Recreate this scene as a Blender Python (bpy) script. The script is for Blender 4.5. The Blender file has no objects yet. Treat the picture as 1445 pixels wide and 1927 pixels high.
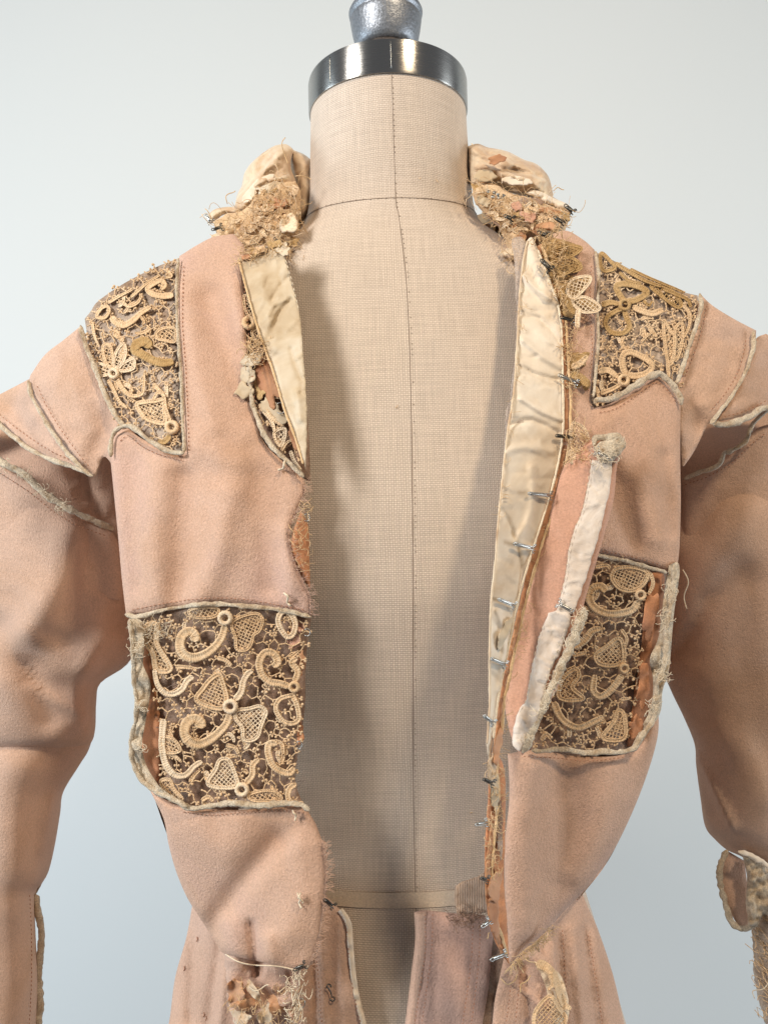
import bpy, math, random
import numpy as np
from mathutils import Vector, noise as mnoise
from mathutils.geometry import delaunay_2d_cdt
R = math.radians
random.seed(7)
rng = np.random.default_rng(11)
S = bpy.context.scene
COL = S.collection

# ------------------------------------------------------------------ camera, world, lamps, exposure
D0 = 0.56          # metres from the lens to the axis of the dress form
F = 1430.0         # focal length in units of the picture's 1445 x 1927 grid
CX, CY = 722.5, 963.5
cam_d = bpy.data.cameras.new('camera'); cam = bpy.data.objects.new('camera', cam_d); COL.objects.link(cam)
cam.location = (0, -D0, 0); cam.rotation_euler = (R(90), 0, 0)
cam_d.sensor_fit = 'VERTICAL'; cam_d.sensor_height = 36; cam_d.lens = 36 * F / 1927
cam_d.clip_start = .01; cam_d.clip_end = 50
S.camera = cam
W = bpy.data.worlds.new('World'); S.world = W; W.use_nodes = True
W.node_tree.nodes['Background'].inputs[0].default_value = (.88, .92, 1.0, 1)
W.node_tree.nodes['Background'].inputs[1].default_value = .19
S.view_settings.view_transform = 'Standard'; S.view_settings.look = 'None'
S.view_settings.exposure = 0; S.view_settings.gamma = 1

def area(name, loc, target, sx, sy, power, col):
    l = bpy.data.lights.new(name, 'AREA'); l.shape = 'RECTANGLE'; l.size = sx; l.size_y = sy
    l.energy = power; l.color = col
    o = bpy.data.objects.new(name, l); COL.objects.link(o); o.location = loc
    o.rotation_euler = (Vector(target) - Vector(loc)).to_track_quat('-Z', 'Y').to_euler()
    return o
area('window_light', (-1.14, -1.10, .74), (0, 0, -.02), .34, .60, 28.5, (1.0, .975, .94))
area('ceiling_lamp', (.58, -1.03, 1.15), (0, 0, -.02), .16, .16, 14, (1.0, .80, .56))
area('wall_fill_left', (-2.9, -.25, -.7), (.5, 1.0, -.35), .7, 1.3, 46.0, (.76, .90, 1.0))  # added fill lamp out of view, washes the wall from the left
area('wall_fill_right', (2.9, -.25, -.5), (-.3, 1.0, -.4), .7, 1.3, 45.0, (.86, .94, 1.0))  # invented off-frame fill, added to brighten the right side of the wall

# ------------------------------------------------------------------ helpers: numbers
def P3(px, py, d):
    return ((px - CX) / F * d, d - D0, -(py - CY) / F * d)
def table(xs, ys, sig=.018):
    g = np.linspace(min(xs) - .1, max(xs) + .1, 900)
    o = np.argsort(xs); v = np.interp(g, np.array(xs)[o], np.array(ys)[o])
    h = g[1] - g[0]; n = int(3 * sig / h); k = np.exp(-.5 * (np.arange(-n, n + 1) * h / sig) ** 2); k /= k.sum()
    v = np.convolve(np.pad(v, n, mode='edge'), k, 'valid')
    return lambda t: np.interp(t, g, v)
def vnoise(x, y, seed=0):
    x = np.asarray(x, float); y = np.asarray(y, float)
    xi = np.floor(x).astype(np.int64); yi = np.floor(y).astype(np.int64); xf = x - xi; yf = y - yi
    def h(a, b):
        n = (a * 374761393 + b * 668265263 + seed * 1442695041) & 0xffffffff
        n = ((n ^ (n >> 13)) * 1274126177) & 0xffffffff
        return ((n ^ (n >> 16)) & 0xffff) / 65535.0 * 2 - 1
    u = xf * xf * (3 - 2 * xf); v = yf * yf * (3 - 2 * yf)
    return (h(xi, yi) * (1 - u) + h(xi + 1, yi) * u) * (1 - v) + (h(xi, yi + 1) * (1 - u) + h(xi + 1, yi + 1) * u) * v
def fbm(x, y, sc, seed=0, oct=3):
    s = 0; a = 1; t = 0
    for k in range(oct):
        s = s + a * vnoise(np.asarray(x) / sc * 2 ** k, np.asarray(y) / sc * 2 ** k, seed + k * 17); t += a; a *= .5
    return s / t
def spl(pts, step=4.0, closed=False):
    p = np.array(pts, float)
    if len(p) < 3 and not closed:
        n = max(2, int(np.hypot(*(p[1] - p[0])) / step) + 1); t = np.linspace(0, 1, n)[:, None]
        return p[0] * (1 - t) + p[1] * t
    if closed: q = np.vstack([p[-1], p, p[0], p[1]])
    else: q = np.vstack([2 * p[0] - p[1], p, 2 * p[-1] - p[-2]])
    out = []
    for i in range(1, len(q) - 2):
        a, b, c, e = q[i - 1], q[i], q[i + 1], q[i + 2]
        n = max(1, int(round(np.hypot(*(c - b)[:2]) / step)))
        for k in range(n):
            t = k / n
            out.append(.5 * (2 * b + (c - a) * t + (2 * a - 5 * b + 4 * c - e) * t * t + (3 * b - a - 3 * c + e) * t ** 3))
    if not closed: out.append(p[-1])
    return np.array(out)
def outline(*segs, step=5.0):
    out = []
    for s in segs:
        q = spl(s, step) if len(s) > 1 else np.array(s, float)
        for v in q:
            if not out or np.hypot(*(v - out[-1])) > step * .3: out.append(v)
    if np.hypot(*(out[0] - out[-1])) < step * .4: out.pop()
    return np.array(out)
def T(pts, ox, oy, s):
    return [(ox + u / s, oy + v / s) for u, v in pts]
def pdist(px, py, poly, closed=False):
    px = np.asarray(px, float); py = np.asarray(py, float)
    a = np.array(poly, float); b = np.roll(a, -1, 0)
    if not closed: a, b = a[:-1], b[:-1]
    best = np.full(px.shape, 1e9)
    for (ax, ay), (bx, by) in zip(a, b):
        dx, dy = bx - ax, by - ay; L = dx * dx + dy * dy + 1e-9
        t = np.clip(((px - ax) * dx + (py - ay) * dy) / L, 0, 1)
        best = np.minimum(best, (px - ax - t * dx) ** 2 + (py - ay - t * dy) ** 2)
    return np.sqrt(best)
def inside(px, py, poly):
    px = np.asarray(px, float); py = np.asarray(py, float); r = np.zeros(px.shape, bool)
    n = len(poly); j = n - 1
    for i in range(n):
        xi, yi = poly[i]; xj, yj = poly[j]
        if yi != yj:
            r ^= ((yi > py) != (yj > py)) & (px < (xj - xi) * (py - yi) / (yj - yi) + xi)
        j = i
    return r
def folds_fn(folds):
    def f(px, py):
        s = np.zeros(np.shape(px))
        for pts, w, a in folds:
            q = spl(pts, 25) if len(pts) > 2 else np.array(pts, float)
            s = s + a * np.exp(-(pdist(px, py, q) / w) ** 2)
        return s
    return f

# ------------------------------------------------------------------ helpers: objects
def tagp(o, label=None, cat=None, group=None, kind=None):
    if label: o['label'] = label
    if cat: o['category'] = cat
    if group: o['group'] = group
    if kind: o['kind'] = kind
    return o
def empty(name, loc, label, cat):
    o = bpy.data.objects.new(name, None); COL.objects.link(o); o.location = loc; o.empty_display_size = .05
    tagp(o, label, cat); return o
def mk(name, verts, faces, mat, parent=None, smooth=True, uv=None, label=None, kind=None):
    me = bpy.data.meshes.new(name)
    me.from_pydata([tuple(map(float, v)) for v in verts], [], [tuple(int(i) for i in f) for f in faces])
    me.polygons.foreach_set('use_smooth', [smooth] * len(me.polygons))
    if uv is not None:
        l = me.uv_layers.new(name='UVMap'); idx = np.empty(len(me.loops), np.int32); me.loops.foreach_get('vertex_index', idx)
        l.data.foreach_set('uv', np.asarray(uv, np.float32)[idx].ravel())
    me.materials.append(mat); me.update()
    o = bpy.data.objects.new(name, me); COL.objects.link(o)
    if parent is not None:
        o.parent = parent
        q = parent; off = Vector((0, 0, 0))
        while q is not None: off += q.location; q = q.parent
        me.transform(__import__('mathutils').Matrix.Translation(-off))
    if label: o['label'] = label
    if kind: o['kind'] = kind
    return o

class MB:
    def __init__(s): s.v = []; s.f = []; s.uv = []
    def ring_tube(s, rings, cap=True, closed=False):
        n = len(rings[0]); b = len(s.v)
        for r in rings: s.v.extend(r)
        m = len(rings)
        for i in range(m - (0 if closed else 1)):
            i2 = (i + 1) % m
            for j in range(n):
                k = (j + 1) % n
                s.f.append((b + i * n + j, b + i * n + k, b + i2 * n + k, b + i2 * n + j))
        if cap and not closed:
            s.f.append(tuple(b + j for j in range(n))[::-1]); s.f.append(tuple(b + (m - 1) * n + j for j in range(n)))
    def tube(s, pts, rad, sides=5, closed=False, prof=None):
        """pts: world points; rad: metres (scalar or list)"""
        p = np.array(pts, float); n = len(p)
        if n < 2: return
        if closed: t = np.roll(p, -1, 0) - np.roll(p, 1, 0)
        else: t = np.gradient(p, axis=0)
        t /= (np.linalg.norm(t, axis=1)[:, None] + 1e-12)
        view = p - np.array([0, -D0, 0]); view /= np.linalg.norm(view, axis=1)[:, None]
        a = np.cross(t, view); la = np.linalg.norm(a, axis=1)[:, None]; a = np.where(la < 1e-4, np.array([1., 0, 0]), a / (la + 1e-12))
        c = np.cross(a, t)
        rad = np.full(n, rad) if np.isscalar(rad) else np.asarray(rad)
        rings = []
        for i in range(n):
            ring = []
            for j in range(sides):
                th = 2 * math.pi * j / sides
                r = rad[i] * (prof(i, th) if prof else 1)
                ring.append(tuple(p[i] + r * (math.cos(th) * a[i] + math.sin(th) * c[i])))
            rings.append(ring)
        s.ring_tube(rings, True, closed)
    def blob(s, c, r, seg=6, rings=4, sq=(1, 1, 1)):
        b = len(s.v)
        s.v.append((c[0], c[1], c[2] + r * sq[2]))
        for i in range(1, rings):
            ph = math.pi * i / rings
            for j in range(seg):
                th = 2 * math.pi * j / seg
                s.v.append((c[0] + r * sq[0] * math.sin(ph) * math.cos(th), c[1] + r * sq[1] * math.sin(ph) * math.sin(th), c[2] + r * sq[2] * math.cos(ph)))
        s.v.append((c[0], c[1], c[2] - r * sq[2])); e = len(s.v) - 1
        for j in range(seg):
            k = (j + 1) % seg
            s.f.append((b, b + 1 + j, b + 1 + k))
            for i in range(rings - 2):
                s.f.append((b + 1 + i * seg + j, b + 1 + (i + 1) * seg + j, b + 1 + (i + 1) * seg + k, b + 1 + i * seg + k))
            q = b + 1 + (rings - 2) * seg
            s.f.append((q + j, e, q + k))
    def build(s, name, mat, parent=None, **k):
        if not s.v: return None
        return mk(name, s.v, s.f, mat, parent, **k)

def tri_fill(poly, step, jitter=.25, holes=()):
    poly = np.asarray(poly, float)
    x0, y0 = poly.min(0); x1, y1 = poly.max(0)
    gx, gy = np.meshgrid(np.arange(x0 + step * .5, x1, step), np.arange(y0 + step * .5, y1, step * .87))
    gx = gx + (np.arange(gx.shape[0]) % 2)[:, None] * step * .5
    gx = (gx + rng.uniform(-1, 1, gx.shape) * step * jitter).ravel(); gy = (gy + rng.uniform(-1, 1, gy.shape) * step * jitter).ravel()
    m = inside(gx, gy, poly); gx, gy = gx[m], gy[m]
    m = pdist(gx, gy, poly, True) > step * .45
    for h in holes: m &= ~inside(gx, gy, h) & (pdist(gx, gy, h, True) > step * .45)
    gx, gy = gx[m], gy[m]
    pts = [Vector(p) for p in poly]; edges = [(i, (i + 1) % len(poly)) for i in range(len(poly))]
    for h in holes:
        b = len(pts); pts += [Vector(p) for p in h]; edges += [(b + i, b + (i + 1) % len(h)) for i in range(len(h))]
    pts += [Vector((a, b)) for a, b in zip(gx, gy)]
    vs, es, fs, *_ = delaunay_2d_cdt(pts, edges, [], 0, 1e-5)
    v = np.array([(a.x, a.y) for a in vs]); f = np.array([t for t in fs if len(t) == 3])
    c = v[f].mean(1); k = inside(c[:, 0], c[:, 1], poly)
    for h in holes: k &= ~inside(c[:, 0], c[:, 1], h)
    f = f[k]
    used = np.unique(f); mp = -np.ones(len(v), int); mp[used] = np.arange(len(used))
    return v[used], mp[f]
def bedges(f):
    cnt = {}
    for t in f:
        for a, b in ((t[0], t[1]), (t[1], t[2]), (t[2], t[0])):
            if (b, a) in cnt: del cnt[(b, a)]
            else: cnt[(a, b)] = 1
    return list(cnt)
def rough(poly, amp, sc=9, seed=1):
    n = np.roll(poly, -1, 0) - np.roll(poly, 1, 0); n = np.stack([n[:, 1], -n[:, 0]], 1); n /= np.linalg.norm(n, axis=1)[:, None] + 1e-9
    s = np.cumsum(np.linalg.norm(np.diff(poly, axis=0, prepend=poly[:1]), axis=1))
    return poly + n * (amp * fbm(s, s * 0 + seed * 3.3, sc, seed))[:, None]
def sheet(name, poly, dfn, mat, parent, off=0., thick=.0013, step=8, folds=None, rnd=.0012, rw=4.0, curl=0., cw=12., wob=0., wsc=40, seed=1, frayed=0., holes=(), label=None, kind=None):
    poly = np.asarray(poly, float)
    if frayed: poly = rough(poly, frayed, 7, seed)
    v, f = tri_fill(poly, step, holes=holes)
    x, y = v[:, 0], v[:, 1]
    e = pdist(x, y, poly, True)
    for h in holes: e = np.minimum(e, pdist(x, y, h, True))
    o = off(x, y) if callable(off) else off
    d = dfn(x, y) - o
    if folds: d = d - folds_fn(folds)(x, y)
    if wob: d = d - wob * fbm(x, y, wsc, seed, 3)
    d = d + rnd * np.exp(-e / rw) - curl * np.exp(-e / cw)
    n = len(v)
    a = np.stack(P3(x, y, d), 1); b = np.stack(P3(x, y, d + thick), 1)
    F1 = [tuple(t) for t in f]
    # orient the front face towards the lens
    t = f[0]; nn = np.cross(a[t[1]] - a[t[0]], a[t[2]] - a[t[0]])
    flip = np.dot(nn, a[t[0]] - np.array([0, -D0, 0])) > 0
    if flip: F1 = [t[::-1] for t in F1]
    F2 = [tuple(i + n for i in t[::-1]) for t in F1]
    F3 = [(p, p + n, q + n, q) for p, q in bedges(F1)]
    uv = np.stack([x, -y], 1) / 1000.; uv = np.vstack([uv, uv])
    return mk(name, np.vstack([a, b]), F1 + F2 + F3, mat, parent, uv=uv, label=label, kind=kind)
def pillow(name, poly, d0, bulge, mat, parent, rad=40, back=.6, step=6, wob=.002, wsc=25, folds=None, seed=1, frayed=0., fine=0., fsc=5, label=None, kind=None):
    poly = np.asarray(poly, float)
    if frayed: poly = rough(poly, frayed, 6, seed)
    v, f = tri_fill(poly, step)
    x, y = v[:, 0], v[:, 1]; e = pdist(x, y, poly, True)
    q = 1 - np.clip(e / rad, 0, 1); h = np.sqrt(np.clip(1 - q * q, 0, 1)); k = np.clip(e / 6, 0, 1)
    base = d0(x, y) if callable(d0) else d0
    d = base - bulge * h - wob * k * fbm(x, y, wsc, seed, 3) - fine * k * fbm(x, y, fsc, seed + 5, 2)
    if folds: d = d - folds_fn(folds)(x, y) * k
    db = base + bulge * back * h
    n = len(v); be = set(); F1 = [tuple(t) for t in f]
    a = np.stack(P3(x, y, d), 1); b = np.stack(P3(x, y, np.maximum(db, d + .0004)), 1)
    t = f[0]; nn = np.cross(a[t[1]] - a[t[0]], a[t[2]] - a[t[0]])
    if np.dot(nn, a[t[0]] - np.array([0, -D0, 0])) > 0: F1 = [t[::-1] for t in F1]
    F2 = [tuple(i + n for i in t[::-1]) for t in F1]; F3 = [(p, p + n, q_ + n, q_) for p, q_ in bedges(F1)]
    uv = np.stack([x, -y], 1) / 1000.; uv = np.vstack([uv, uv])
    return mk(name, np.vstack([a, b]), F1 + F2 + F3, mat, parent, uv=uv, label=label, kind=kind)
def loft(name, rows, mat, parent, folds=None, step=8, seg=72, wob=.0013, wsc=80, seed=1, exp=1.0, label=None):
    """rows: (py, left px, right px, axis depth, depth radius), a closed tube"""
    r = spl([(a[0], a[1], a[2], a[3] * 1000, a[4] * 1000) for a in rows], step) if len(rows) > 2 else np.array(rows)
    n = len(r); th = np.linspace(0, 2 * math.pi, seg, endpoint=False)
    py = np.repeat(r[:, 0:1], seg, 1); mid = (r[:, 1:2] + r[:, 2:3]) / 2; half = (r[:, 2:3] - r[:, 1:2]) / 2
    c = np.cos(th)[None]; s = np.sin(th)[None]
    px = mid + half * c; d = r[:, 3:4] / 1000 - r[:, 4:5] / 1000 * np.sign(s) * np.abs(s) ** exp
    front = np.clip(s * 2.5, 0, 1)
    ff = folds_fn(folds)(px, py) if folds else 0
    d = d - front * (ff + wob * fbm(px, py, wsc, seed, 3))
    V = np.stack(P3(px, py, d), -1).reshape(-1, 3)
    uv = np.stack([px, -py], -1).reshape(-1, 2) / 1000.
    Fc = [(i * seg + j, (i + 1) * seg + j, (i + 1) * seg + (j + 1) % seg, i * seg + (j + 1) % seg) for i in range(n - 1) for j in range(seg)]
    Fc += [tuple(range(seg)), tuple(range((n - 1) * seg, n * seg))[::-1]]
    o = mk(name, V, Fc, mat, parent, uv=uv, label=label)
    return o, (px, py, d, seg)
def to3(pts, dfn, off=0.):
    p = np.asarray(pts, float); d = dfn(p[:, 0], p[:, 1]) - off
    return np.stack(P3(p[:, 0], p[:, 1], d), 1), d
def cord(name, pts, r, dfn, off, mat, parent, twist=.16, var=.3, seed=1, sides=12, step=2.2, lab=None, mb=None, wave=0.):
    q = spl(pts, step); s = np.arange(len(q)) * step
    if wave:
        n = np.gradient(q, axis=0); n = np.stack([n[:, 1], -n[:, 0]], 1); n /= np.linalg.norm(n, axis=1)[:, None]
        q = q + n * (wave * fbm(s, s * 0 + seed, 38, seed))[:, None]
    p, d = to3(q, dfn, off)
    rr = r * (.80 if mat is VELVET else 1) * d / F * (1 + var * fbm(s, s * 0 + seed, 22, seed, 3)); e = np.minimum(s, s[::-1]); rr = rr * np.clip(.35 + e / (r * 1.5), 0, 1)
    def prof(i, th):
        return (.80 + .14 * abs(math.cos(th - s[i] * twist * .5 + 1.6 * math.sin(s[i] * .06 + seed))) + .42 * float(fbm(s[i], th * 7 + seed * 9, 10, seed + 3, 3))) * (1 - .48 * abs(math.sin(th)))
    m = mb or MB(); m.tube(p, rr, sides, prof=prof)
    if mb is None: return m.build(name, mat, parent, label=lab)
def stitches(parent, paths, dfn, off, mat, L=5.2, gap=2.8, r=.95, name='stitching'):
    m = MB()
    for pts in paths:
        q = spl(pts, 1.0); acc = 0; i = 0; n = int(L); g = int(L + gap)
        while i + n < len(q):
            seg_ = q[i:i + n + 1:max(1, n // 2)] + rng.uniform(-.35, .35, 2)
            p, d = to3(seg_, dfn, off)
            k = len(p); rad = np.array([.5] + [1] * (k - 2) + [.5]) * r * d / F
            m.tube(p, rad, 4); i += g
    return m.build(name, mat, parent, kind='stuff')
def offset_path(pts, o):
    q = spl(pts, 6); n = np.gradient(q, axis=0); n = np.stack([n[:, 1], -n[:, 0]], 1); n /= np.linalg.norm(n, axis=1)[:, None]
    return [tuple(a) for a in (q + n * o)[::4]]
def threads(name, items, mat, parent, r=.75, label=None, kind=None, dfn=None, off=0.):
    for pts in items:
        m = MB()
        q = spl(pts, 3.0); p, d = to3(q, dfn, off); e = np.linspace(0, 1, len(p)); p[:, 1] -= .002 * np.sin(e * 6)
        m.tube(p, r * d / F, 4); m.build({'loose_threads': 'loose_thread'}.get(name, name), mat, parent, label=label, kind=kind)
def curly(x, y, L, amp, ang=None, seed=0):
    a = random.uniform(0, 2 * math.pi) if ang is None else ang; pts = [(x, y)]; w = random.uniform(-amp, amp)
    n = max(4, int(L / 5))
    for i in range(n):
        w += random.uniform(-amp, amp) * .6; w = max(-amp, min(amp, w)); a += w
        x += 5 * math.cos(a); y += 5 * math.sin(a); pts.append((x, y))
    return pts
def tangle(name, poly, n, L, mat, parent, dfn, off=.002, spread=.004, r=.7, amp=.7):
    m = MB(); poly = np.asarray(poly, float); x0, y0 = poly.min(0); x1, y1 = poly.max(0); k = 0
    while k < n:
        x, y = random.uniform(x0, x1), random.uniform(y0, y1)
        if not inside(np.array([x]), np.array([y]), poly)[0]: continue
        k += 1; q = np.array(curly(x, y, random.uniform(.4, 1) * L, amp))
        p, d = to3(q, dfn, off); t = np.linspace(0, 1, len(p)); p[:, 1] -= spread * (np.sin(t * random.uniform(3, 9) + random.uniform(0, 6)) * .5 + random.uniform(0, 1))
        m.tube(p, r * random.uniform(.6, 1.2) * d / F, 4)
    return m.build(name, mat, parent, kind='stuff')
def scrap(name, cx, cy, w, h, ang, dfn, off, mat, parent, seed, tiltx=0., tilty=0., bend=.004, edge=.22, label=None):
    n = 22; pts = []
    for i in range(n):
        t = 2 * math.pi * i / n; rr = 1 + edge * float(vnoise(np.array(math.cos(t) * 2.2 + seed), np.array(math.sin(t) * 2.2 + seed * 1.7), seed))*1.6
        u, v = w / 2 * math.cos(t) * rr, h / 2 * math.sin(t) * rr
        pts.append((cx + u * math.cos(ang) - v * math.sin(ang), cy + u * math.sin(ang) + v * math.cos(ang)))
    poly = spl(pts, 2.5, closed=True); poly = rough(poly, 1.2, 4, seed)
    def o(x, y): return off + tiltx * (x - cx) / w + tilty * (y - cy) / h + bend * fbm(x, y, max(w, h) * .5, seed, 2)
    return sheet(name, poly, dfn, mat, parent, off=o, thick=.0004, step=max(2.5, min(w, h) / 7), rnd=.0002, label=label)

def creases(poly, n, ang, L=40, w=(2, 5), a=(.0006, .002), spread=.5, seed=0):
    r = random.Random(seed); poly = np.asarray(poly, float); x0, y0 = poly.min(0); x1, y1 = poly.max(0); out = []
    while len(out) < n:
        x, y = r.uniform(x0, x1), r.uniform(y0, y1)
        if not inside(np.array([x]), np.array([y]), poly)[0]: continue
        t = ang + r.uniform(-spread, spread); l = L * r.uniform(.4, 1.3); k = r.uniform(-.25, .25) * l; c, s_ = math.cos(t), math.sin(t)
        out.append(([(x - c * l / 2, y - s_ * l / 2), (x - s_ * k * .5, y + c * k * .5), (x + c * l / 2, y + s_ * l / 2)], r.uniform(*w), r.uniform(*a) * r.choice((-1, 1))))
    return out

# ------------------------------------------------------------------ materials
def nodes(name):
    m = bpy.data.materials.new(name); m.use_nodes = True; nt = m.node_tree; b = nt.nodes['Principled BSDF']; return m, nt, b
def N(nt, t, **k):
    n = nt.nodes.new(t)
    for a, v in k.items():
        if a.startswith('i_'): n.inputs[a[2:].replace('_', ' ')].default_value = v
        else: setattr(n, a, v)
    return n
def ramp(nt, fac, stops):
    r = nt.nodes.new('ShaderNodeValToRGB'); e = r.color_ramp.elements
    while len(e) < len(stops): e.new(.5)
    for q, (p, c) in zip(e, stops): q.position = p; q.color = (*c, 1)
    nt.links.new(fac, r.inputs[0]); return r.outputs[0]
def noise(nt, scale, detail=3, rough_=.55, vec=None, dist=0.):
    n = N(nt, 'ShaderNodeTexNoise'); n.inputs['Scale'].default_value = scale; n.inputs['Detail'].default_value = detail
    n.inputs['Roughness'].default_value = rough_; n.inputs['Distortion'].default_value = dist
    if vec is None: vec = N(nt, 'ShaderNodeTexCoord').outputs['Object']
    nt.links.new(vec, n.inputs['Vector']); return n.outputs['Fac']
def mapped(nt, sx, sy, sz=1, rz=0, src='UV'):
    c = N(nt, 'ShaderNodeTexCoord'); m = N(nt, 'ShaderNodeMapping'); m.inputs['Scale'].default_value = (sx, sy, sz); m.inputs['Rotation'].default_value = (0, 0, rz)
    nt.links.new(c.outputs[src], m.inputs[0]); return m.outputs[0]
def math2(nt, op, a, b):
    n = N(nt, 'ShaderNodeMath', operation=op)
    for i, v in enumerate((a, b)):
        if isinstance(v, (int, float)): n.inputs[i].default_value = v
        else: nt.links.new(v, n.inputs[i])
    return n.outputs[0]
def mix(nt, fac, a, b, bt='MIX'):
    n = N(nt, 'ShaderNodeMix', data_type='RGBA', blend_type=bt)
    for i, v in ((0, fac), (6, a), (7, b)):
        if isinstance(v, (int, float)): n.inputs[i].default_value = v
        elif isinstance(v, tuple): n.inputs[i].default_value = (*v, 1)
        else: nt.links.new(v, n.inputs[i])
    return n.outputs[2]
def bump(nt, b, h, strength, dist):
    n = N(nt, 'ShaderNodeBump'); n.inputs['Strength'].default_value = strength; n.inputs['Distance'].default_value = dist
    nt.links.new(h, n.inputs['Height'])
    prev = b.inputs['Normal'].links
    if prev: nt.links.new(prev[0].from_socket, n.inputs['Normal'])
    nt.links.new(n.outputs[0], b.inputs['Normal'])
def cloth_mat(name, stops, bsc=9, nap=.9, napd=.0006, rough_=.95, sheen=.08, fine=1500, mott=.9):
    m, nt, b = nodes(name)
    big = noise(nt, bsc, 5, .62, dist=.6)
    c = ramp(nt, big, stops)
    sp = noise(nt, 900, 2, .7); sm = N(nt, 'ShaderNodeMapRange'); sm.inputs[1].default_value = .3; sm.inputs[2].default_value = .7; sm.inputs[3].default_value = 1 - .16 * mott; sm.inputs[4].default_value = 1 + .16 * mott
    nt.links.new(sp, sm.inputs[0])
    c2 = N(nt, 'ShaderNodeVectorMath', operation='SCALE'); nt.links.new(c, c2.inputs[0]); nt.links.new(sm.outputs[0], c2.inputs[3])
    nt.links.new(c2.outputs[0], b.inputs['Base Color'])
    b.inputs['Roughness'].default_value = rough_; b.inputs['Sheen Weight'].default_value = sheen; b.inputs['Sheen Roughness'].default_value = .5
    b.inputs['Specular IOR Level'].default_value = .15
    h = math2(nt, 'ADD', noise(nt, fine, 2, .6), math2(nt, 'MULTIPLY', noise(nt, 1, 3, .7, mapped(nt, 900, 900, 420, 0, 'Object')), 1.4))
    bump(nt, b, h, nap, napd); bump(nt, b, noise(nt, 60, 3, .5), .12, .0015)
    return m
WOOL = cloth_mat('pink_wool', [(.30, (.54, .33, .215)), (.42, (.60, .38, .265)), (.55, (.635, .42, .31)), (.66, (.61, .405, .32)), (.78, (.56, .37, .26))])
WOOL_R = cloth_mat('pink_wool_inside', [(.3, (.56, .305, .20)), (.6, (.60, .35, .25)), (.8, (.56, .33, .24))], nap=.3)
SLEEVE = cloth_mat('sleeve_wool', [(.28, (.54, .34, .225)), (.42, (.59, .385, .27)), (.55, (.63, .43, .325)), (.7, (.59, .41, .315)), (.85, (.55, .375, .26))])
SKIRT = cloth_mat('skirt_wool', [(.3, (.58, .37, .26)), (.55, (.63, .43, .33)), (.8, (.58, .40, .33))])
MAUVE = cloth_mat('mauve_wool', [(.3, (.47, .295, .235)), (.6, (.54, .365, .30)), (.8, (.50, .325, .255))])
ORANGE = cloth_mat('faded_orange_lining', [(.3, (.40, .16, .07)), (.5, (.56, .26, .13)), (.7, (.50, .24, .14))], bsc=30, nap=.15, sheen=.1)
DARKLIN = cloth_mat('brown_lining', [(.32, (.20, .12, .078)), (.5, (.35, .235, .17)), (.66, (.49, .385, .31))], bsc=34, nap=.4, sheen=.05, mott=1.5)
GREYNET = cloth_mat('grey_net_lining', [(.3, (.23, .145, .09)), (.45, (.38, .285, .215)), (.6, (.50, .41, .33)), (.75, (.44, .30, .21))], bsc=22, nap=.4, sheen=.05, mott=1.5)
VELVET = cloth_mat('crushed_velvet', [(.30, (.34, .225, .125)), (.42, (.50, .38, .25)), (.58, (.66, .56, .42)), (.72, (.50, .38, .25))], bsc=90, nap=.8, napd=.0009, sheen=.25, rough_=.6, mott=1.6, fine=1500)
LACE = cloth_mat('ecru_lace', [(.3, (.60, .40, .22)), (.5, (.72, .51, .31)), (.7, (.78, .60, .40))], bsc=30, nap=.7, napd=.0005, sheen=.1, mott=1.3)
LACE_P = cloth_mat('pale_lace', [(.3, (.70, .51, .33)), (.5, (.79, .62, .43)), (.7, (.82, .67, .49))], bsc=30, nap=.7, napd=.0005, sheen=.1, mott=1.3)
LACE_O = cloth_mat('ochre_lace', [(.3, (.34, .20, .075)), (.5, (.47, .30, .13)), (.7, (.55, .38, .19))], bsc=30, nap=.7, napd=.0005, sheen=.1, mott=1.3)
THREAD = cloth_mat('ochre_thread', [(.3, (.55, .35, .16)), (.6, (.74, .53, .31))], bsc=60, nap=.2, sheen=.1)
STITCH = cloth_mat('rust_stitch', [(.3, (.34, .155, .09)), (.6, (.44, .22, .14))], bsc=60, nap=.2, sheen=0)
PALETH = cloth_mat('pale_thread', [(.3, (.66, .52, .36)), (.6, (.76, .66, .50))], bsc=60, nap=.2, sheen=.1)
def silk_mat(name, stops, rough_=.58, aniso=.5, bsc=14, wr=.3):
    m, nt, b = nodes(name)
    c = ramp(nt, noise(nt, bsc, 5, .6, mapped(nt, 1, 1.6, 1, .5, 'Object'), 1.0), stops); nt.links.new(c, b.inputs['Base Color'])
    b.inputs['Roughness'].default_value = rough_; b.inputs['Specular IOR Level'].default_value = .3
    b.inputs['Sheen Weight'].default_value = .2
    bump(nt, b, noise(nt, 1, 2, .5, mapped(nt, 240, 1500, 1, .25)), .25, .0004)
    n = noise(nt, 55, 6, .6, dist=1.6); bump(nt, b, n, wr, .004)
    return m
SILK = silk_mat('cream_silk', [(.25, (.52, .38, .24)), (.42, (.70, .57, .42)), (.58, (.79, .69, .56)), (.75, (.72, .59, .44))], rough_=.55, wr=.12)
SILK_R = silk_mat('old_ribbon', [(.3, (.54, .42, .31)), (.45, (.65, .54, .44)), (.58, (.73, .64, .55)), (.72, (.60, .47, .36))], bsc=26)
SILK_O = silk_mat('ochre_silk', [(.28, (.43, .31, .18)), (.48, (.56, .44, .29)), (.65, (.64, .54, .40)), (.8, (.55, .42, .27))], bsc=24, wr=.1)
SILK_B = silk_mat('rust_silk', [(.3, (.36, .15, .07)), (.55, (.55, .28, .14)), (.8, (.62, .36, .2))])
SILK_P = silk_mat('pink_silk', [(.3, (.46, .29, .17)), (.45, (.60, .44, .29)), (.58, (.70, .58, .42)), (.72, (.58, .41, .28))], bsc=25)
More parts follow.
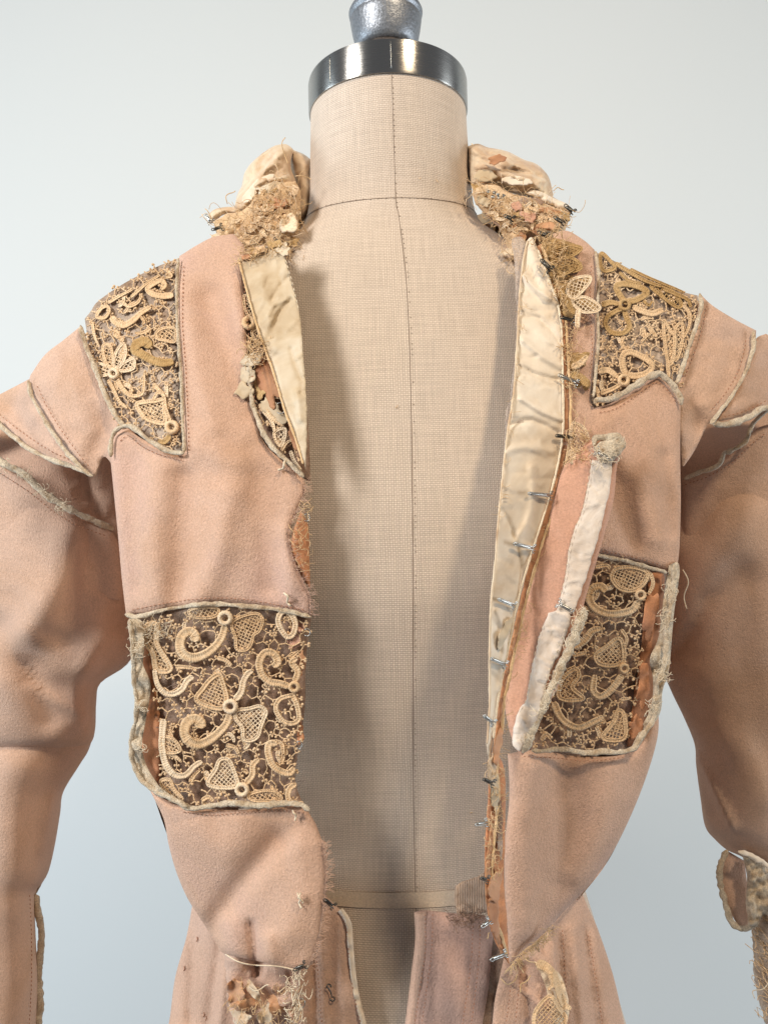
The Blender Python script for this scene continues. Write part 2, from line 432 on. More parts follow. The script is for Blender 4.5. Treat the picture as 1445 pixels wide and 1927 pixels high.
def ribbon_mat():
    m, nt, b = nodes('ribbed_ribbon')
    w = N(nt, 'ShaderNodeTexWave'); w.inputs['Scale'].default_value = 70; w.bands_direction = 'X'; w.inputs['Distortion'].default_value = 1.2
    nt.links.new(mapped(nt, 1, 1, 1, 0), w.inputs['Vector'])
    c = mix(nt, w.outputs['Fac'], (.30, .20, .14), (.52, .38, .27)); nt.links.new(c, b.inputs['Base Color']); b.inputs['Roughness'].default_value = .6
    bump(nt, b, w.outputs['Fac'], .6, .0006); return m
RIBBED = ribbon_mat()
def net_mat():
    m, nt, b = nodes('sheer_net')
    b.inputs['Base Color'].default_value = (.62, .52, .45, 1); b.inputs['Roughness'].default_value = .7
    a = noise(nt, 900, 2, .6); r = N(nt, 'ShaderNodeMapRange'); r.inputs[1].default_value = .35; r.inputs[2].default_value = .65; r.inputs[3].default_value = .22; r.inputs[4].default_value = .62
    nt.links.new(a, r.inputs[0]); nt.links.new(r.outputs[0], b.inputs['Alpha']); return m
NET = net_mat()
def linen_mat():
    m, nt, b = nodes('woven_linen')
    per = 1 / .00122
    uv = N(nt, 'ShaderNodeTexCoord').outputs['UV']
    dn = N(nt, 'ShaderNodeTexNoise'); dn.inputs['Scale'].default_value = 45; dn.inputs['Detail'].default_value = 3; nt.links.new(uv, dn.inputs['Vector'])
    vm = N(nt, 'ShaderNodeVectorMath', operation='SUBTRACT'); nt.links.new(dn.outputs['Color'], vm.inputs[0]); vm.inputs[1].default_value = (.5, .5, .5)
    vs = N(nt, 'ShaderNodeVectorMath', operation='SCALE'); nt.links.new(vm.outputs[0], vs.inputs[0]); vs.inputs[3].default_value = .0022
    va = N(nt, 'ShaderNodeVectorMath', operation='ADD'); nt.links.new(uv, va.inputs[0]); nt.links.new(vs.outputs[0], va.inputs[1])
    sep = N(nt, 'ShaderNodeSeparateXYZ'); nt.links.new(va.outputs[0], sep.inputs[0])
    k = 2 * math.pi * per / 2
    sx = math2(nt, 'SINE', math2(nt, 'MULTIPLY', sep.outputs[0], k), 0); sy = math2(nt, 'SINE', math2(nt, 'MULTIPLY', sep.outputs[1], k), 0)
    pr = math2(nt, 'MULTIPLY', sx, sy)
    ax = math2(nt, 'ABSOLUTE', sx, 0); ay = math2(nt, 'ABSOLUTE', sy, 0); grid = math2(nt, 'MULTIPLY', ax, ay)
    h = math2(nt, 'ADD', math2(nt, 'MULTIPLY', pr, .3), grid)
    cc = N(nt, 'ShaderNodeTexCoord')
    slub = noise(nt, 1, 4, .6, mapped(nt, 900, 38)); slub2 = noise(nt, 1, 4, .6, mapped(nt, 38, 900))
    sl = math2(nt, 'ADD', slub, slub2)
    slm = N(nt, 'ShaderNodeMapRange'); slm.inputs[1].default_value = .75; slm.inputs[2].default_value = 1.25; slm.inputs[3].default_value = .87; slm.inputs[4].default_value = 1.10; nt.links.new(sl, slm.inputs[0])
    hm = N(nt, 'ShaderNodeMapRange'); hm.inputs[1].default_value = -.1; hm.inputs[2].default_value = .75; hm.inputs[3].default_value = 0; hm.inputs[4].default_value = 1; nt.links.new(h, hm.inputs[0])
    c = mix(nt, hm.outputs[0], (.45, .355, .28), (.77, .665, .565))
    big = ramp(nt, noise(nt, 5, 3), [(.35, (.96, .94, .9)), (.65, (1, 1, 1))])
    c = mix(nt, 1.0, c, big, 'MULTIPLY')
    sc = N(nt, 'ShaderNodeVectorMath', operation='SCALE'); nt.links.new(c, sc.inputs[0]); nt.links.new(slm.outputs[0], sc.inputs[3])
    nt.links.new(sc.outputs[0], b.inputs['Base Color']); b.inputs['Roughness'].default_value = .9; b.inputs['Specular IOR Level'].default_value = .2
    bump(nt, b, h, .55, .0004); return m
LINEN = linen_mat()
def metal(name, col, rough_, bumps=None, metallic=1.0, aniso=0.):
    m, nt, b = nodes(name); b.inputs['Base Color'].default_value = (*col, 1); b.inputs['Metallic'].default_value = metallic; b.inputs['Roughness'].default_value = rough_
    b.inputs['Anisotropic'].default_value = aniso
    if bumps == 'brush':
        tg = N(nt, 'ShaderNodeTangent'); tg.direction_type = 'RADIAL'; tg.axis = 'Z'; nt.links.new(tg.outputs[0], b.inputs['Tangent'])
        b.inputs['Anisotropic Rotation'].default_value = .25
        n = noise(nt, 1, 3, .7, mapped(nt, 12, 3500)); bump(nt, b, n, .10, .0003)
        r = N(nt, 'ShaderNodeMapRange'); r.inputs[3].default_value = rough_ - .07; r.inputs[4].default_value = rough_ + .08; nt.links.new(n, r.inputs[0]); nt.links.new(r.outputs[0], b.inputs['Roughness'])
    if bumps == 'hammer':
        bump(nt, b, noise(nt, 420, 3, .6), .5, .0008)
        c = ramp(nt, noise(nt, 700, 3, .6), [(.35, tuple(x * .75 for x in col)), (.65, tuple(min(1, x * 1.2) for x in col))]); nt.links.new(c, b.inputs['Base Color'])
    return m
STEEL = metal('brushed_dark_steel', (.40, .385, .36), .27, 'brush', aniso=.92)
SILVER = metal('silver_paint', (.27, .285, .31), .45, 'hammer', .75)
BROWNM = metal('bronze_stem', (.20, .16, .135), .45, 'hammer', .6)
HOOK = metal('hook_metal', (.44, .44, .42), .36)
HOOK_D = metal('dark_hook_metal', (.10, .095, .085), .35)
def wall_mat():
    m, nt, b = nodes('painted_wall'); c = ramp(nt, noise(nt, 1.2, 2), [(.3, (.76, .80, .80)), (.7, (.78, .815, .815))]); nt.links.new(c, b.inputs['Base Color'])
    b.inputs['Roughness'].default_value = .85; bump(nt, b, noise(nt, 260, 3, .6), .15, .0008); return m
PAINT = wall_mat()

# ------------------------------------------------------------------ the wall
w = MB(); w.v = [(-4, .95, -2.2), (4, .95, -2.2), (4, .95, 2.2), (-4, .95, 2.2), (-4, 1.05, -2.2), (4, 1.05, -2.2), (4, 1.05, 2.2), (-4, 1.05, 2.2)]
w.f = [(0, 1, 2, 3), (5, 4, 7, 6), (4, 0, 3, 7), (1, 5, 6, 2), (3, 2, 6, 7), (4, 5, 1, 0)]
wall = w.build('wall', PAINT, smooth=False); tagp(wall, 'plain pale blue-white painted wall behind the dress form', kind='structure')

# ------------------------------------------------------------------ dress form
form = empty('dress_form', (0, 0, -.42), 'linen covered tailor dress form with steel neck cap and silver finial', 'dress form')
TILT = R(1.45)
ZR = [.312, .292, .27, .25, .225, .210, .198, .185, .165, .14, .10, .05, 0, -.05, -.10, -.16, -.22, -.245, -.30, -.42]
AX = [.0563, .0568, .0575, .0585, .0600, .0625, .071, .094, .125, .149, .162, .163, .160, .156, .145, .130, .120, .119, .135, .168]
BF = [.0563, .0565, .0560, .0550, .0545, .0560, .0600, .066, .074, .083, .096, .108, .117, .118, .107, .091, .081, .080, .092, .113]
BB = [.0563, .0565, .0575, .058, .062, .068, .075, .083, .093, .10, .105, .10, .092, .085, .08, .078, .082, .085, .10, .12]
fa = table(ZR, AX, .006); fb = table(ZR, BF, .009); fbb = table(ZR, BB, .009)
def form_pt(z, th, off=0.):
    """th = 0 faces the lens"""
    a = fa(z) + off; b = (fb(z) if math.cos(th) > 0 else fbb(z)) + off
    s, c = math.sin(th), math.cos(th); e = 2 / 2.15 if z < .2 else 1.0
    x = a * math.copysign(abs(s) ** e, s); y = -b * math.copysign(abs(c) ** e, c)
    if abs(z) < .2: y -= .006 * math.exp(-((abs(x) - .075) / .035) ** 2) * math.exp(-((z - .0) / .06) ** 2) * (1 if c > 0 else 0)
    ct, st = math.cos(TILT), math.sin(TILT); X = x + .0105; Z = z
    return (X * ct - Z * st, y, X * st + Z * ct)
def form_band(name, zs, mat, off=0., seg=128, cap_top=False, arc=None, uvs=1.0, smooth=True):
    V = []; UV = []; Fc = []
    ths = np.linspace(0, 2 * math.pi, seg, endpoint=False)
    for z in zs:
        for k in range(seg + 1):
            th = 2 * math.pi * k / seg - math.pi
            V.append(form_pt(z, th, off)); UV.append((th * float(fa(z)) * uvs, z * uvs))
    n = seg + 1
    for i in range(len(zs) - 1):
        for j in range(seg): Fc.append((i * n + j, (i + 1) * n + j, (i + 1) * n + j + 1, i * n + j + 1))
    if cap_top:
        V.append(form_pt(zs[0], 0, off)); c = len(V) - 1
        V[c] = tuple(np.mean([V[j] for j in range(seg)], axis=0)); UV.append((0, 0))
        Fc += [(j, j + 1, c) for j in range(seg)]
    return mk(name, V, Fc, mat, form, uv=UV, smooth=smooth)
neck = form_band('neck', list(np.arange(.2925, .2055, -.004)), LINEN)
torso = form_band('torso', list(np.arange(.2085, -.425, -.006)), LINEN)
TAPE = cloth_mat('cotton_tape', [(.3, (.56, .445, .33)), (.6, (.70, .58, .45))], nap=.4)
tape = form_band('waist_tape', [-.2400, -.2404, -.2490, -.2494], TAPE, .0009)
# seams: dark thread sunk into the joint between cloth panels
sm = MB()
zs = np.arange(.2915, -.40, -.0035)
sm.tube([form_pt(z, .030 + .010 * math.sin(z * 9), .0000) for z in zs], .00030, 4)
for z in zs:
    if random.random() < .55: p = form_pt(z, .030 + .010 * math.sin(z * 9) + .008, .0002); sm.blob(p, .0004, 5, 3)
ring_seam = [form_pt(.2085 + .003 * abs(math.sin(t)) ** 2.5 - .001 * math.cos(2 * t), t, .0002) for t in np.linspace(-math.pi, math.pi, 160)]
sm.tube(ring_seam, .00028, 4, closed=False)
for p in ring_seam[::2]: sm.blob((p[0], p[1] - .0002, p[2] + random.uniform(-.0004, .0004)), .00042, 5, 3)
sm.build('seam', cloth_mat('seam_thread', [(.3, (.24, .18, .14)), (.7, (.36, .28, .22))]), form, kind='stuff')
# steel neck cap
prof = [(.0, .3135), (.048, .3135), (.0565, .3135), (.0578, .3128), (.0582, .311), (.0582, .292), (.0577, .2905), (.0566, .2905)]
def turned(name, prof, mat, seg=128, cx=.0105):
    V = []; UV = []; Fc = []; ct, st = math.cos(TILT), math.sin(TILT)
    for (r_, z) in prof:
        for k in range(seg + 1):
            th = 2 * math.pi * k / seg; x = r_ * math.sin(th) + cx; V.append((x * ct - z * st, -r_ * math.cos(th), x * st + z * ct)); UV.append((th * .057, z))
    n = seg + 1
    for i in range(len(prof) - 1):
        for j in range(seg): Fc.append((i * n + j, i * n + j + 1, (i + 1) * n + j + 1, (i + 1) * n + j))
    o = mk(name, V, Fc, mat, form, uv=UV); return o
cap = turned('neck_cap', prof, STEEL)
mod = cap.modifiers.new('edge', 'EDGE_SPLIT'); mod.split_angle = R(40)
for th0 in (.03, -.75):
    sc_ = MB()
    ct, st = math.cos(TILT), math.sin(TILT)
    pts = []
    for z in np.linspace(.2925, .311, 8): x = .0583 * math.sin(th0) + .0105; pts.append((x * ct - z * st, -.0583 * math.cos(th0), x * st + z * ct))
    sc_.tube(pts, .00022, 4); sc_.build('cap_joint', HOOK, cap)
stem = turned('finial_stem', [(.0, .3137), (.0185, .3137), (.0183, .33), (.0178, .346), (0, .346)], BROWNM, 64)
turned('finial', [(.0, .3395), (.0180, .3395), (.0205, .3400), (.0222, .3425), (.0236, .3465), (.0250, .353), (.0259, .3585), (.0262, .3608), (.0257, .3616), (.0250, .3620), (.0255, .3630), (.0268, .3645), (.0272, .3665), (.0262, .3685), (.0235, .3700), (.021, .374), (.017, .382), (.012, .392), (.0, .398)], SILVER, 64)

# ------------------------------------------------------------------ depth of the garments: round bodies found by ray
def body(zs, a, b, cx=.010, e=2.2, sa=.02, sb=.02):
    A = table(zs, a, sa); B = table(zs, b, sb)
    def f(px, py):
        px = np.asarray(px, float); py = np.asarray(py, float)
        lo = np.full(px.shape, .30); hi = np.full(px.shape, .56)
        def g(d):
            X = (px - CX) / F * d - cx; Z = -(py - CY) / F * d; Y = np.minimum(d - D0, 0)
            return (np.abs(X) / A(Z)) ** e + (np.abs(Y) / B(Z)) ** e - 1
        for _ in range(26):
            m = (lo + hi) / 2; ins = g(m) < 0
            hi = np.where(ins, m, hi); lo = np.where(ins, lo, m)
        return (lo + hi) / 2
    return f
JZ = [.30, .23, .20, .17, .14, .10, .05, 0, -.05, -.10, -.16, -.22, -.26, -.30, -.42]
jd0 = body(JZ, [.22, .24, .255, .262, .262, .262, .26, .258, .255, .25, .24, .222, .205, .20, .22],
           [.020, .040, .062, .080, .091, .107, .122, .133, .134, .129, .126, .124, .120, .122, .13])
JF0 = folds_fn([([(300, 880), (286, 1000), (292, 1120)], 30, .0045), ([(350, 900), (336, 1120)], 24, -.006), ([(250, 870), (262, 1100)], 22, -.003),
               ([(430, 930), (412, 1040), (372, 1130)], 30, .0065), ([(395, 560), (430, 660), (472, 770)], 26, -.0075), ([(350, 560), (372, 700), (400, 800)], 24, .005), ([(440, 540), (456, 620)], 16, .004),
               ([(478, 850), (500, 960), (510, 1100)], 26, -.005), ([(540, 1000), (550, 1100)], 20, .004), ([(380, 840), (440, 870), (480, 860)], 26, .004),
               ([(400, 1745), (455, 1660), (520, 1585)], 24, -.0075), ([(350, 1560), (420, 1600), (450, 1560)], 45, .005),
               ([(560, 1600), (570, 1700), (520, 1790)], 34, .005), ([(472, 1740), (484, 1830)], 8, -.007), ([(430, 1740), (445, 1800)], 20, .005), ([(505, 1770), (510, 1815)], 14, .004),
               ([(1205, 900), (1235, 1010)], 24, .006), ([(1150, 880), (1190, 1020)], 24, -.005), ([(1140, 800), (1170, 880)], 20, .004), ([(1250, 860), (1262, 1000)], 14, -.004),
               ([(1060, 1440), (1080, 1560), (1060, 1660)], 30, -.006), ([(1150, 1450), (1130, 1560), (1080, 1640)], 34, .006),
               ([(1000, 1450), (985, 1600), (990, 1750)], 22, .005), ([(1180, 780), (1220, 830), (1240, 900)], 26, .005), ([(1075, 520), (1082, 640)], 20, -.003)])
def JF(px, py): return .72 * JF0(px, py) + .0008 * fbm(px, py, 75, 44, 3)
def jd(px, py): return jd0(px, py) - JF(px, py)

jacket = empty('jacket', (0, 0, -.28), 'antique faded pink wool jacket with lace insets, worn open and tattered on the form', 'jacket')

def piping(parent, pts, r=6.5, off=.0125, seed=1, mat=None, dfn=jd, **k):
    return cord('piping', pts, r, dfn, off, mat or VELVET, parent, seed=seed, **k)
def glints(parent, pts, n, dfn, off, r=7):
    q = spl(pts, 3); m = MB()
    for _ in range(n):
        i = random.randrange(len(q)); c = q[i]
        for k in range(9): m.tube(to3(np.array(curly(c[0] + random.uniform(-r, r) * .6, c[1] + random.uniform(-r, r) * .8, 14, 1.2)), dfn, off + random.uniform(0, .002))[0], .00016, 4)
    return m.build('loose_threads', PALETH, parent, kind='stuff')
def fuzz(parent, pts, dfn, off, mat, n, L=6, ang=None, r=.45, name='frayed_edge', jit=1.0, curl=.35):
    q = spl(pts, 2); m = MB()
    for _ in range(n):
        i = random.randrange(len(q)); a = (ang if ang is not None else 0) + random.uniform(-jit, jit)
        w_ = np.array(curly(q[i][0], q[i][1], L * random.uniform(.5, 1.4), curl, a)); p, d = to3(w_, dfn, off)
        m.tube(p, r * d / F, 3)
    return m.build(name, mat, parent, kind='stuff')

# ------------------------------------------------------------------ sleeves (viewer's left, then right)
lf = [([(60, 1292), (120, 1328), (172, 1350)], 8, .004), ([(20, 1120), (70, 1180), (130, 1210)], 12, -.003), ([(150, 900), (190, 990), (205, 1080)], 30, -.012), ([(60, 930), (90, 1040), (75, 1180)], 60, .006), ([(180, 1060), (130, 1180), (60, 1260)], 34, -.0045),
      ([(205, 1200), (150, 1290), (165, 1370)], 22, .010), ([(0, 1180), (60, 1260), (90, 1350)], 26, -.007), ([(130, 1000), (110, 1100), (40, 1200)], 26, .006), ([(0, 1290), (70, 1330), (120, 1370)], 40, .004), ([(225, 1160), (190, 1240)], 22, -.006), ([(120, 870), (150, 960)], 10, .006), ([(170, 880), (200, 960)], 10, .005)]
sl, _ = loft('sleeve', [(772, -90, 225, .605, .03), (790, -110, 240, .602, .05), (830, -140, 262, .60, .072), (920, -160, 275, .60, .082), (1020, -165, 278, .60, .088), (1120, -160, 270, .60, .088), (1200, -150, 262, .60, .084),
      (1250, -145, 240, .60, .080), (1285, -142, 190, .60, .077), (1320, -140, 182, .60, .074), (1370, -136, 180, .60, .070), (1398, -132, 172, .60, .064), (1412, -128, 150, .60, .052)], SLEEVE, jacket, lf, seed=3, label='left sleeve of pale pink wool with soft folds')
lower = [([(0, 1400), (90, 1420), (160, 1425)], 24, -.004), ([(110, 1440), (70, 1530), (90, 1640)], 26, -.004), ([(30, 1440), (10, 1560), (30, 1700)], 50, .005), ([(100, 1500), (78, 1600)], 10, .004)]
def LSD(px, py):   # depth of the left sleeve's front
    t = np.clip((px - 60) / 215, -1, 1); return .60 - .088 * np.sqrt(np.clip(1 - t * t * .92, 0, 1))
sl2, _ = loft('lower_sleeve', [(1340, -120, 150, .602, .055), (1380, -122, 172, .602, .060), (1410, -122, 168, .602, .062), (1440, -120, 150, .602, .062), (1490, -118, 120, .602, .060), (1530, -116, 114, .602, .060),
      (1590, -114, 104, .602, .059), (1640, -112, 92, .602, .058), (1665, -112, 78, .602, .057), (1685, -112, 66, .602, .057), (1760, -110, 68, .602, .056), (1850, -108, 72, .602, .056), (1960, -104, 68, .602, .056)], SLEEVE, jacket, lower, seed=5)
def LCD(px, py):
    t = np.clip((px + 20) / 92, -1, 1); return .602 - .056 * np.sqrt(np.clip(1 - t * t * .97, 0, 1))
cord('piping', [(96, 1600), (86, 1635), (72, 1672), (66, 1682)], 5, lambda x, y: .60 + 0 * x, .0, VELVET, sl2, seed=3)
cord('piping', [(66, 1682), (73, 1720), (77, 1780), (73, 1840), (76, 1890), (68, 1960)], 8.5, lambda x, y: .596 + 0 * x, .0, VELVET, sl2, seed=5, wave=5)
stitches(sl2, [[(57, 1684), (60, 1760), (60, 1850), (56, 1930)]], LCD, .002, STITCH)

rf = [([(1255, 1240), (1300, 1190), (1335, 1120)], 9, -.004), ([(1300, 1150), (1330, 1050), (1400, 960)], 50, .005), ([(1290, 1220), (1340, 1130), (1390, 1080)], 34, -.005), ([(1300, 1400), (1345, 1490), (1380, 1560)], 7, .008), ([(1312, 1440), (1345, 1530)], 16, -.007),
      ([(1420, 1100), (1400, 1250), (1440, 1400)], 40, -.004), ([(1440, 1500), (1400, 1420), (1350, 1390)], 30, .004), ([(1330, 930), (1310, 1000)], 26, -.004)]
sr, _ = loft('sleeve', [(752, 1350, 1560, .615, .03), (800, 1262, 1590, .606, .05), (850, 1232, 1600, .60, .07), (900, 1222, 1625, .60, .08), (980, 1215, 1640, .60, .086), (1080, 1220, 1640, .60, .086), (1180, 1232, 1630, .60, .083), (1250, 1243, 1620, .60, .08),
      (1300, 1262, 1610, .60, .078), (1350, 1286, 1600, .60, .076), (1400, 1306, 1590, .60, .073), (1440, 1309, 1582, .60, .07), (1500, 1317, 1570, .60, .067), (1555, 1326, 1558, .60, .062), (1580, 1345, 1550, .60, .058), (1600, 1368, 1540, .60, .052), (1615, 1400, 1530, .60, .045), (1650, 1440, 1510, .60, .03)], SLEEVE, jacket, rf, seed=9, label='right sleeve of browner pink wool with a crease near its hem')
def RSD(px, py):
    t = np.clip((1430 - px) / 212, -1, 1); return .60 - .085 * np.sqrt(np.clip(1 - t * t * .92, 0, 1))
# cuff of the right sleeve: velvet loop round a pink tab, gathered lace below
tab = outline([(1366, 1600), (1358, 1630), (1360, 1680), (1378, 1725), (1392, 1742), (1412, 1742), (1408, 1690), (1400, 1620)])
tb = sheet('cuff_tab', tab, lambda x, y: .560 + 0 * x, WOOL, jacket, wob=.002)
cord('piping', [(1368, 1600), (1354, 1635), (1354, 1665), (1364, 1700), (1374, 1730), (1392, 1746), (1412, 1740), (1424, 1722)], 8.5, lambda x, y: .558 + 0 * x, .001, VELVET, tb, seed=12, wave=4)
pillow('velvet_gather', rough(outline([(1396, 1604), (1430, 1618), (1460, 1650)], [(1460, 1650), (1490, 1700), (1480, 1760)], [(1480, 1760), (1440, 1720), (1424, 1740), (1408, 1744)], [(1408, 1744), (1402, 1700), (1404, 1650), (1396, 1604)]), 2, 12, 3), lambda x, y: .553 + 0 * x, .006, VELVET, jacket, rad=10, step=4, wob=.008, wsc=13, seed=14)
cord('piping', [(1388, 1602), (1420, 1612), (1450, 1635), (1480, 1660)], 6, lambda x, y: .545 + 0 * x, .001, SILK, tb, seed=16, var=.4, wave=5, twist=.2)
pillow('cuff_lace', outline([(1412, 1725), (1416, 1780), (1420, 1850), (1440, 1930), (1450, 1970)], [(1450, 1970), (1560, 1970), (1560, 1700)], [(1560, 1700), (1430, 1700), (1412, 1725)]), .59, .03, GREYNET, jacket, rad=60, fine=.004, fsc=7, frayed=3)
tangle('cuff_threads', outline([(1415, 1725), (1420, 1850), (1445, 1925)], [(1445, 1925), (1500, 1900), (1500, 1700)], [(1500, 1700), (1415, 1725)]), 150, 30, LACE, jacket, lambda x, y: .574 + 0 * x, .004, .010, .9)
threads('loose_thread', [[(1445, 1848), (1430, 1860), (1418, 1868), (1420, 1880)]], PALETH, jacket, .8, dfn=lambda x, y: .55 + 0 * x)

# ------------------------------------------------------------------ sleeve caps
def capd_l(px, py): return jd0(np.maximum(px, 130), py) * 1.0 + .0009 * np.maximum(130 - px, 0) * .16 + .006 - .012 * np.exp(-((px - 110) / 70.) ** 2)
def capd_r(px, py): return jd0(np.minimum(px, 1370), py) + .0009 * np.maximum(px - 1370, 0) * .16 + .006 - .010 * np.exp(-((px - 1380) / 60.) ** 2)
capB = outline([(58, 712), (20, 732), (-20, 752), (-80, 780)], [(-80, 780), (-60, 830), (-10, 800)], [(-10, 800), (0, 798), (30, 822), (60, 846), (110, 868), (165, 893)], [(165, 893), (160, 880), (110, 800), (80, 750), (58, 712)])
cb = sheet('sleeve_cap', capB, capd_l, SLEEVE, jacket, off=.004, wob=.004, wsc=60, seed=4, folds=[([(0, 745), (80, 830)], 14, -.003), ([(100, 740), (60, 790)], 12, .003)], label='left under cap layer')
piping(cb, [(-10, 790), (0, 800), (30, 824), (55, 845), (90, 862), (130, 876), (165, 890)], 6, .008, 21, dfn=capd_l)
stitches(cb, [[(0, 780), (40, 812), (95, 848), (140, 868)]], capd_l, .0066, STITCH)
capA = outline([(152, 614), (120, 640), (85, 668), (58, 706)], [(58, 706), (56, 722), (70, 760), (95, 805), (130, 850), (170, 893)], [(170, 893), (180, 896), (196, 860), (216, 880)], [(216, 880), (240, 830), (242, 808)], [(242, 808), (214, 770), (190, 715), (165, 655), (152, 614)])
ca = sheet('sleeve_cap', capA, capd_l, SLEEVE, jacket, off=.009, wob=.0035, wsc=60, seed=6, folds=[([(200, 800), (180, 880)], 20, -.004), ([(110, 680), (150, 780)], 30, .003)], label='left upper cap layer beside the lace')
piping(ca, [(54, 716), (60, 745), (78, 778), (100, 815), (130, 855), (165, 890), (176, 896)], 5.5, .0125, 22, dfn=capd_l)
stitches(ca, [[(70, 726), (92, 770), (120, 815), (150, 856), (172, 882)], [(164, 640), (186, 700), (210, 765), (230, 805)]], capd_l, .0112, STITCH)
piping(ca, [(152, 612), (160, 642), (178, 690), (198, 740), (218, 782), (236, 802)], 6, .013, 23, dfn=capd_l)
# main sleeve head edge on the left
hl = sheet('sleeve_head', outline([(-90, 850), (0, 872), (60, 912), (110, 952), (160, 982), (214, 1003)], [(214, 1003), (240, 1060), (230, 1130)], [(230, 1130), (100, 1120), (-90, 1110)]), LSD, SLEEVE, jacket, off=lambda x, y: .004 - .0042 * np.clip((y - 930) / 130, 0, 1.6), wob=.001, folds=[([(150, 990), (180, 1060), (180, 1130)], 30, -.006)], label='left sleeve head edged with velvet')
piping(hl, [(-12, 860), (8, 872), (50, 896), (85, 928), (130, 958), (170, 978), (214, 996)], 9, .009, 25, dfn=LSD, wave=3)
glints(hl, [(8, 872), (50, 896), (85, 928), (130, 958)], 6, LSD, .014)
stitches(hl, [[(-10, 884), (50, 922), (105, 965), (150, 990), (205, 1010)]], LSD, .0052, STITCH)

# right caps
capC = outline([(1440, 628), (1480, 650), (1520, 700)], [(1520, 700), (1500, 780)], [(1500, 780), (1450, 768), (1400, 782), (1345, 795)], [(1345, 795), (1380, 740), (1405, 690), (1420, 640), (1440, 628)])
cc_ = sheet('sleeve_cap', capC, capd_r, SLEEVE, jacket, off=.004, wob=.003, seed=7, label='right under cap layer')
piping(cc_, [(1340, 798), (1370, 797), (1405, 786), (1430, 772), (1455, 768)], 8, .009, 31, dfn=capd_r, wave=3)
stitches(cc_, [[(1362, 784), (1400, 774), (1445, 752)]], capd_r, .0066, STITCH)
capD = outline([(1316, 552), (1340, 575), (1380, 600), (1422, 622)], [(1422, 622), (1420, 650), (1408, 695), (1385, 735), (1355, 775), (1330, 800)], [(1330, 800), (1305, 850), (1284, 880)], [(1284, 880), (1276, 800), (1278, 760), (1262, 735)], [(1262, 735), (1282, 680), (1302, 620), (1316, 552)])
cd_ = sheet('sleeve_cap', capD, capd_r, SLEEVE, jacket, off=.009, wob=.0035, seed=8, folds=[([(1300, 760), (1310, 850)], 18, -.004)], label='right upper cap layer beside the lace')
piping(cd_, [(1417, 622), (1416, 655), (1402, 700), (1378, 742), (1352, 778), (1336, 798)], 5, .0125, 32, dfn=capd_r)
piping(cd_, [(1316, 552), (1318, 580), (1308, 615), (1296, 650), (1284, 690), (1272, 722)], 6, .013, 33, dfn=capd_r)
stitches(cd_, [[(1403, 640), (1392, 690), (1368, 735), (1335, 775)], [(1330, 575), (1318, 630), (1300, 680), (1286, 715)]], capd_r, .0112, STITCH)
hr = sheet('sleeve_head', outline([(1284, 905), (1330, 884), (1372, 858), (1408, 820), (1440, 800), (1530, 790)], [(1530, 790), (1540, 1040)], [(1540, 1040), (1400, 1050), (1284, 1040)], [(1284, 1040), (1284, 905)]), RSD, SLEEVE, jacket, off=lambda x, y: .004 - .0042 * np.clip((y - 860) / 130, 0, 1.6), wob=.001, label='right sleeve head edged with velvet')
piping(hr, [(1284, 900), (1312, 890), (1350, 876), (1362, 852), (1372, 850), (1402, 830), (1414, 802), (1440, 776), (1460, 770)], 5.5, .011, 35, dfn=RSD, wave=2)
stitches(hr, [[(1288, 912), (1330, 897), (1375, 872), (1410, 838), (1440, 815)]], RSD, .0052, STITCH)

# ------------------------------------------------------------------ lining behind the insets and back of the jacket
backpoly = outline([(250, 560), (400, 470), (560, 420), (900, 420), (1080, 455), (1260, 570)], [(1260, 570), (1262, 1060), (1246, 1250), (1222, 1420)], [(1222, 1420), (1160, 1590), (1090, 1690), (1000, 1790)], [(1000, 1790), (500, 1790)], [(500, 1790), (420, 1755), (352, 1660), (318, 1580), (275, 1430), (262, 1200), (250, 560)])
def backd(px, py):
    u = np.clip(np.abs(px - 755) / 540, 0, 1); v = np.clip((py - 430) / 260, 0, 1)
    e = np.minimum(pdist(px, py, [(400, 470), (250, 560), (262, 1200), (275, 1430), (318, 1580), (352, 1660), (420, 1755)]), pdist(px, py, [(1080, 455), (1260, 570), (1262, 1060), (1246, 1250), (1222, 1420), (1160, 1590), (1090, 1690)]))
    far = D0 + .025 + .09 * v * np.sqrt(1 - .8 * u * u)
    return (jd0(px, py) + .004) * (1 - np.sqrt(np.clip(e / 100, 0, 1))) + far * np.sqrt(np.clip(e / 100, 0, 1))
bp = sheet('back_panel', backpoly, backd, WOOL, jacket, off=0, step=15, rnd=0, label='back of the jacket, behind the form')

def lining(poly, mat, off=.002, label=None, seed=1, wob=.002): return sheet('lace_panel', poly, jd, mat, jacket, off=off, step=7, wob=wob, wsc=22, seed=seed, label=label)

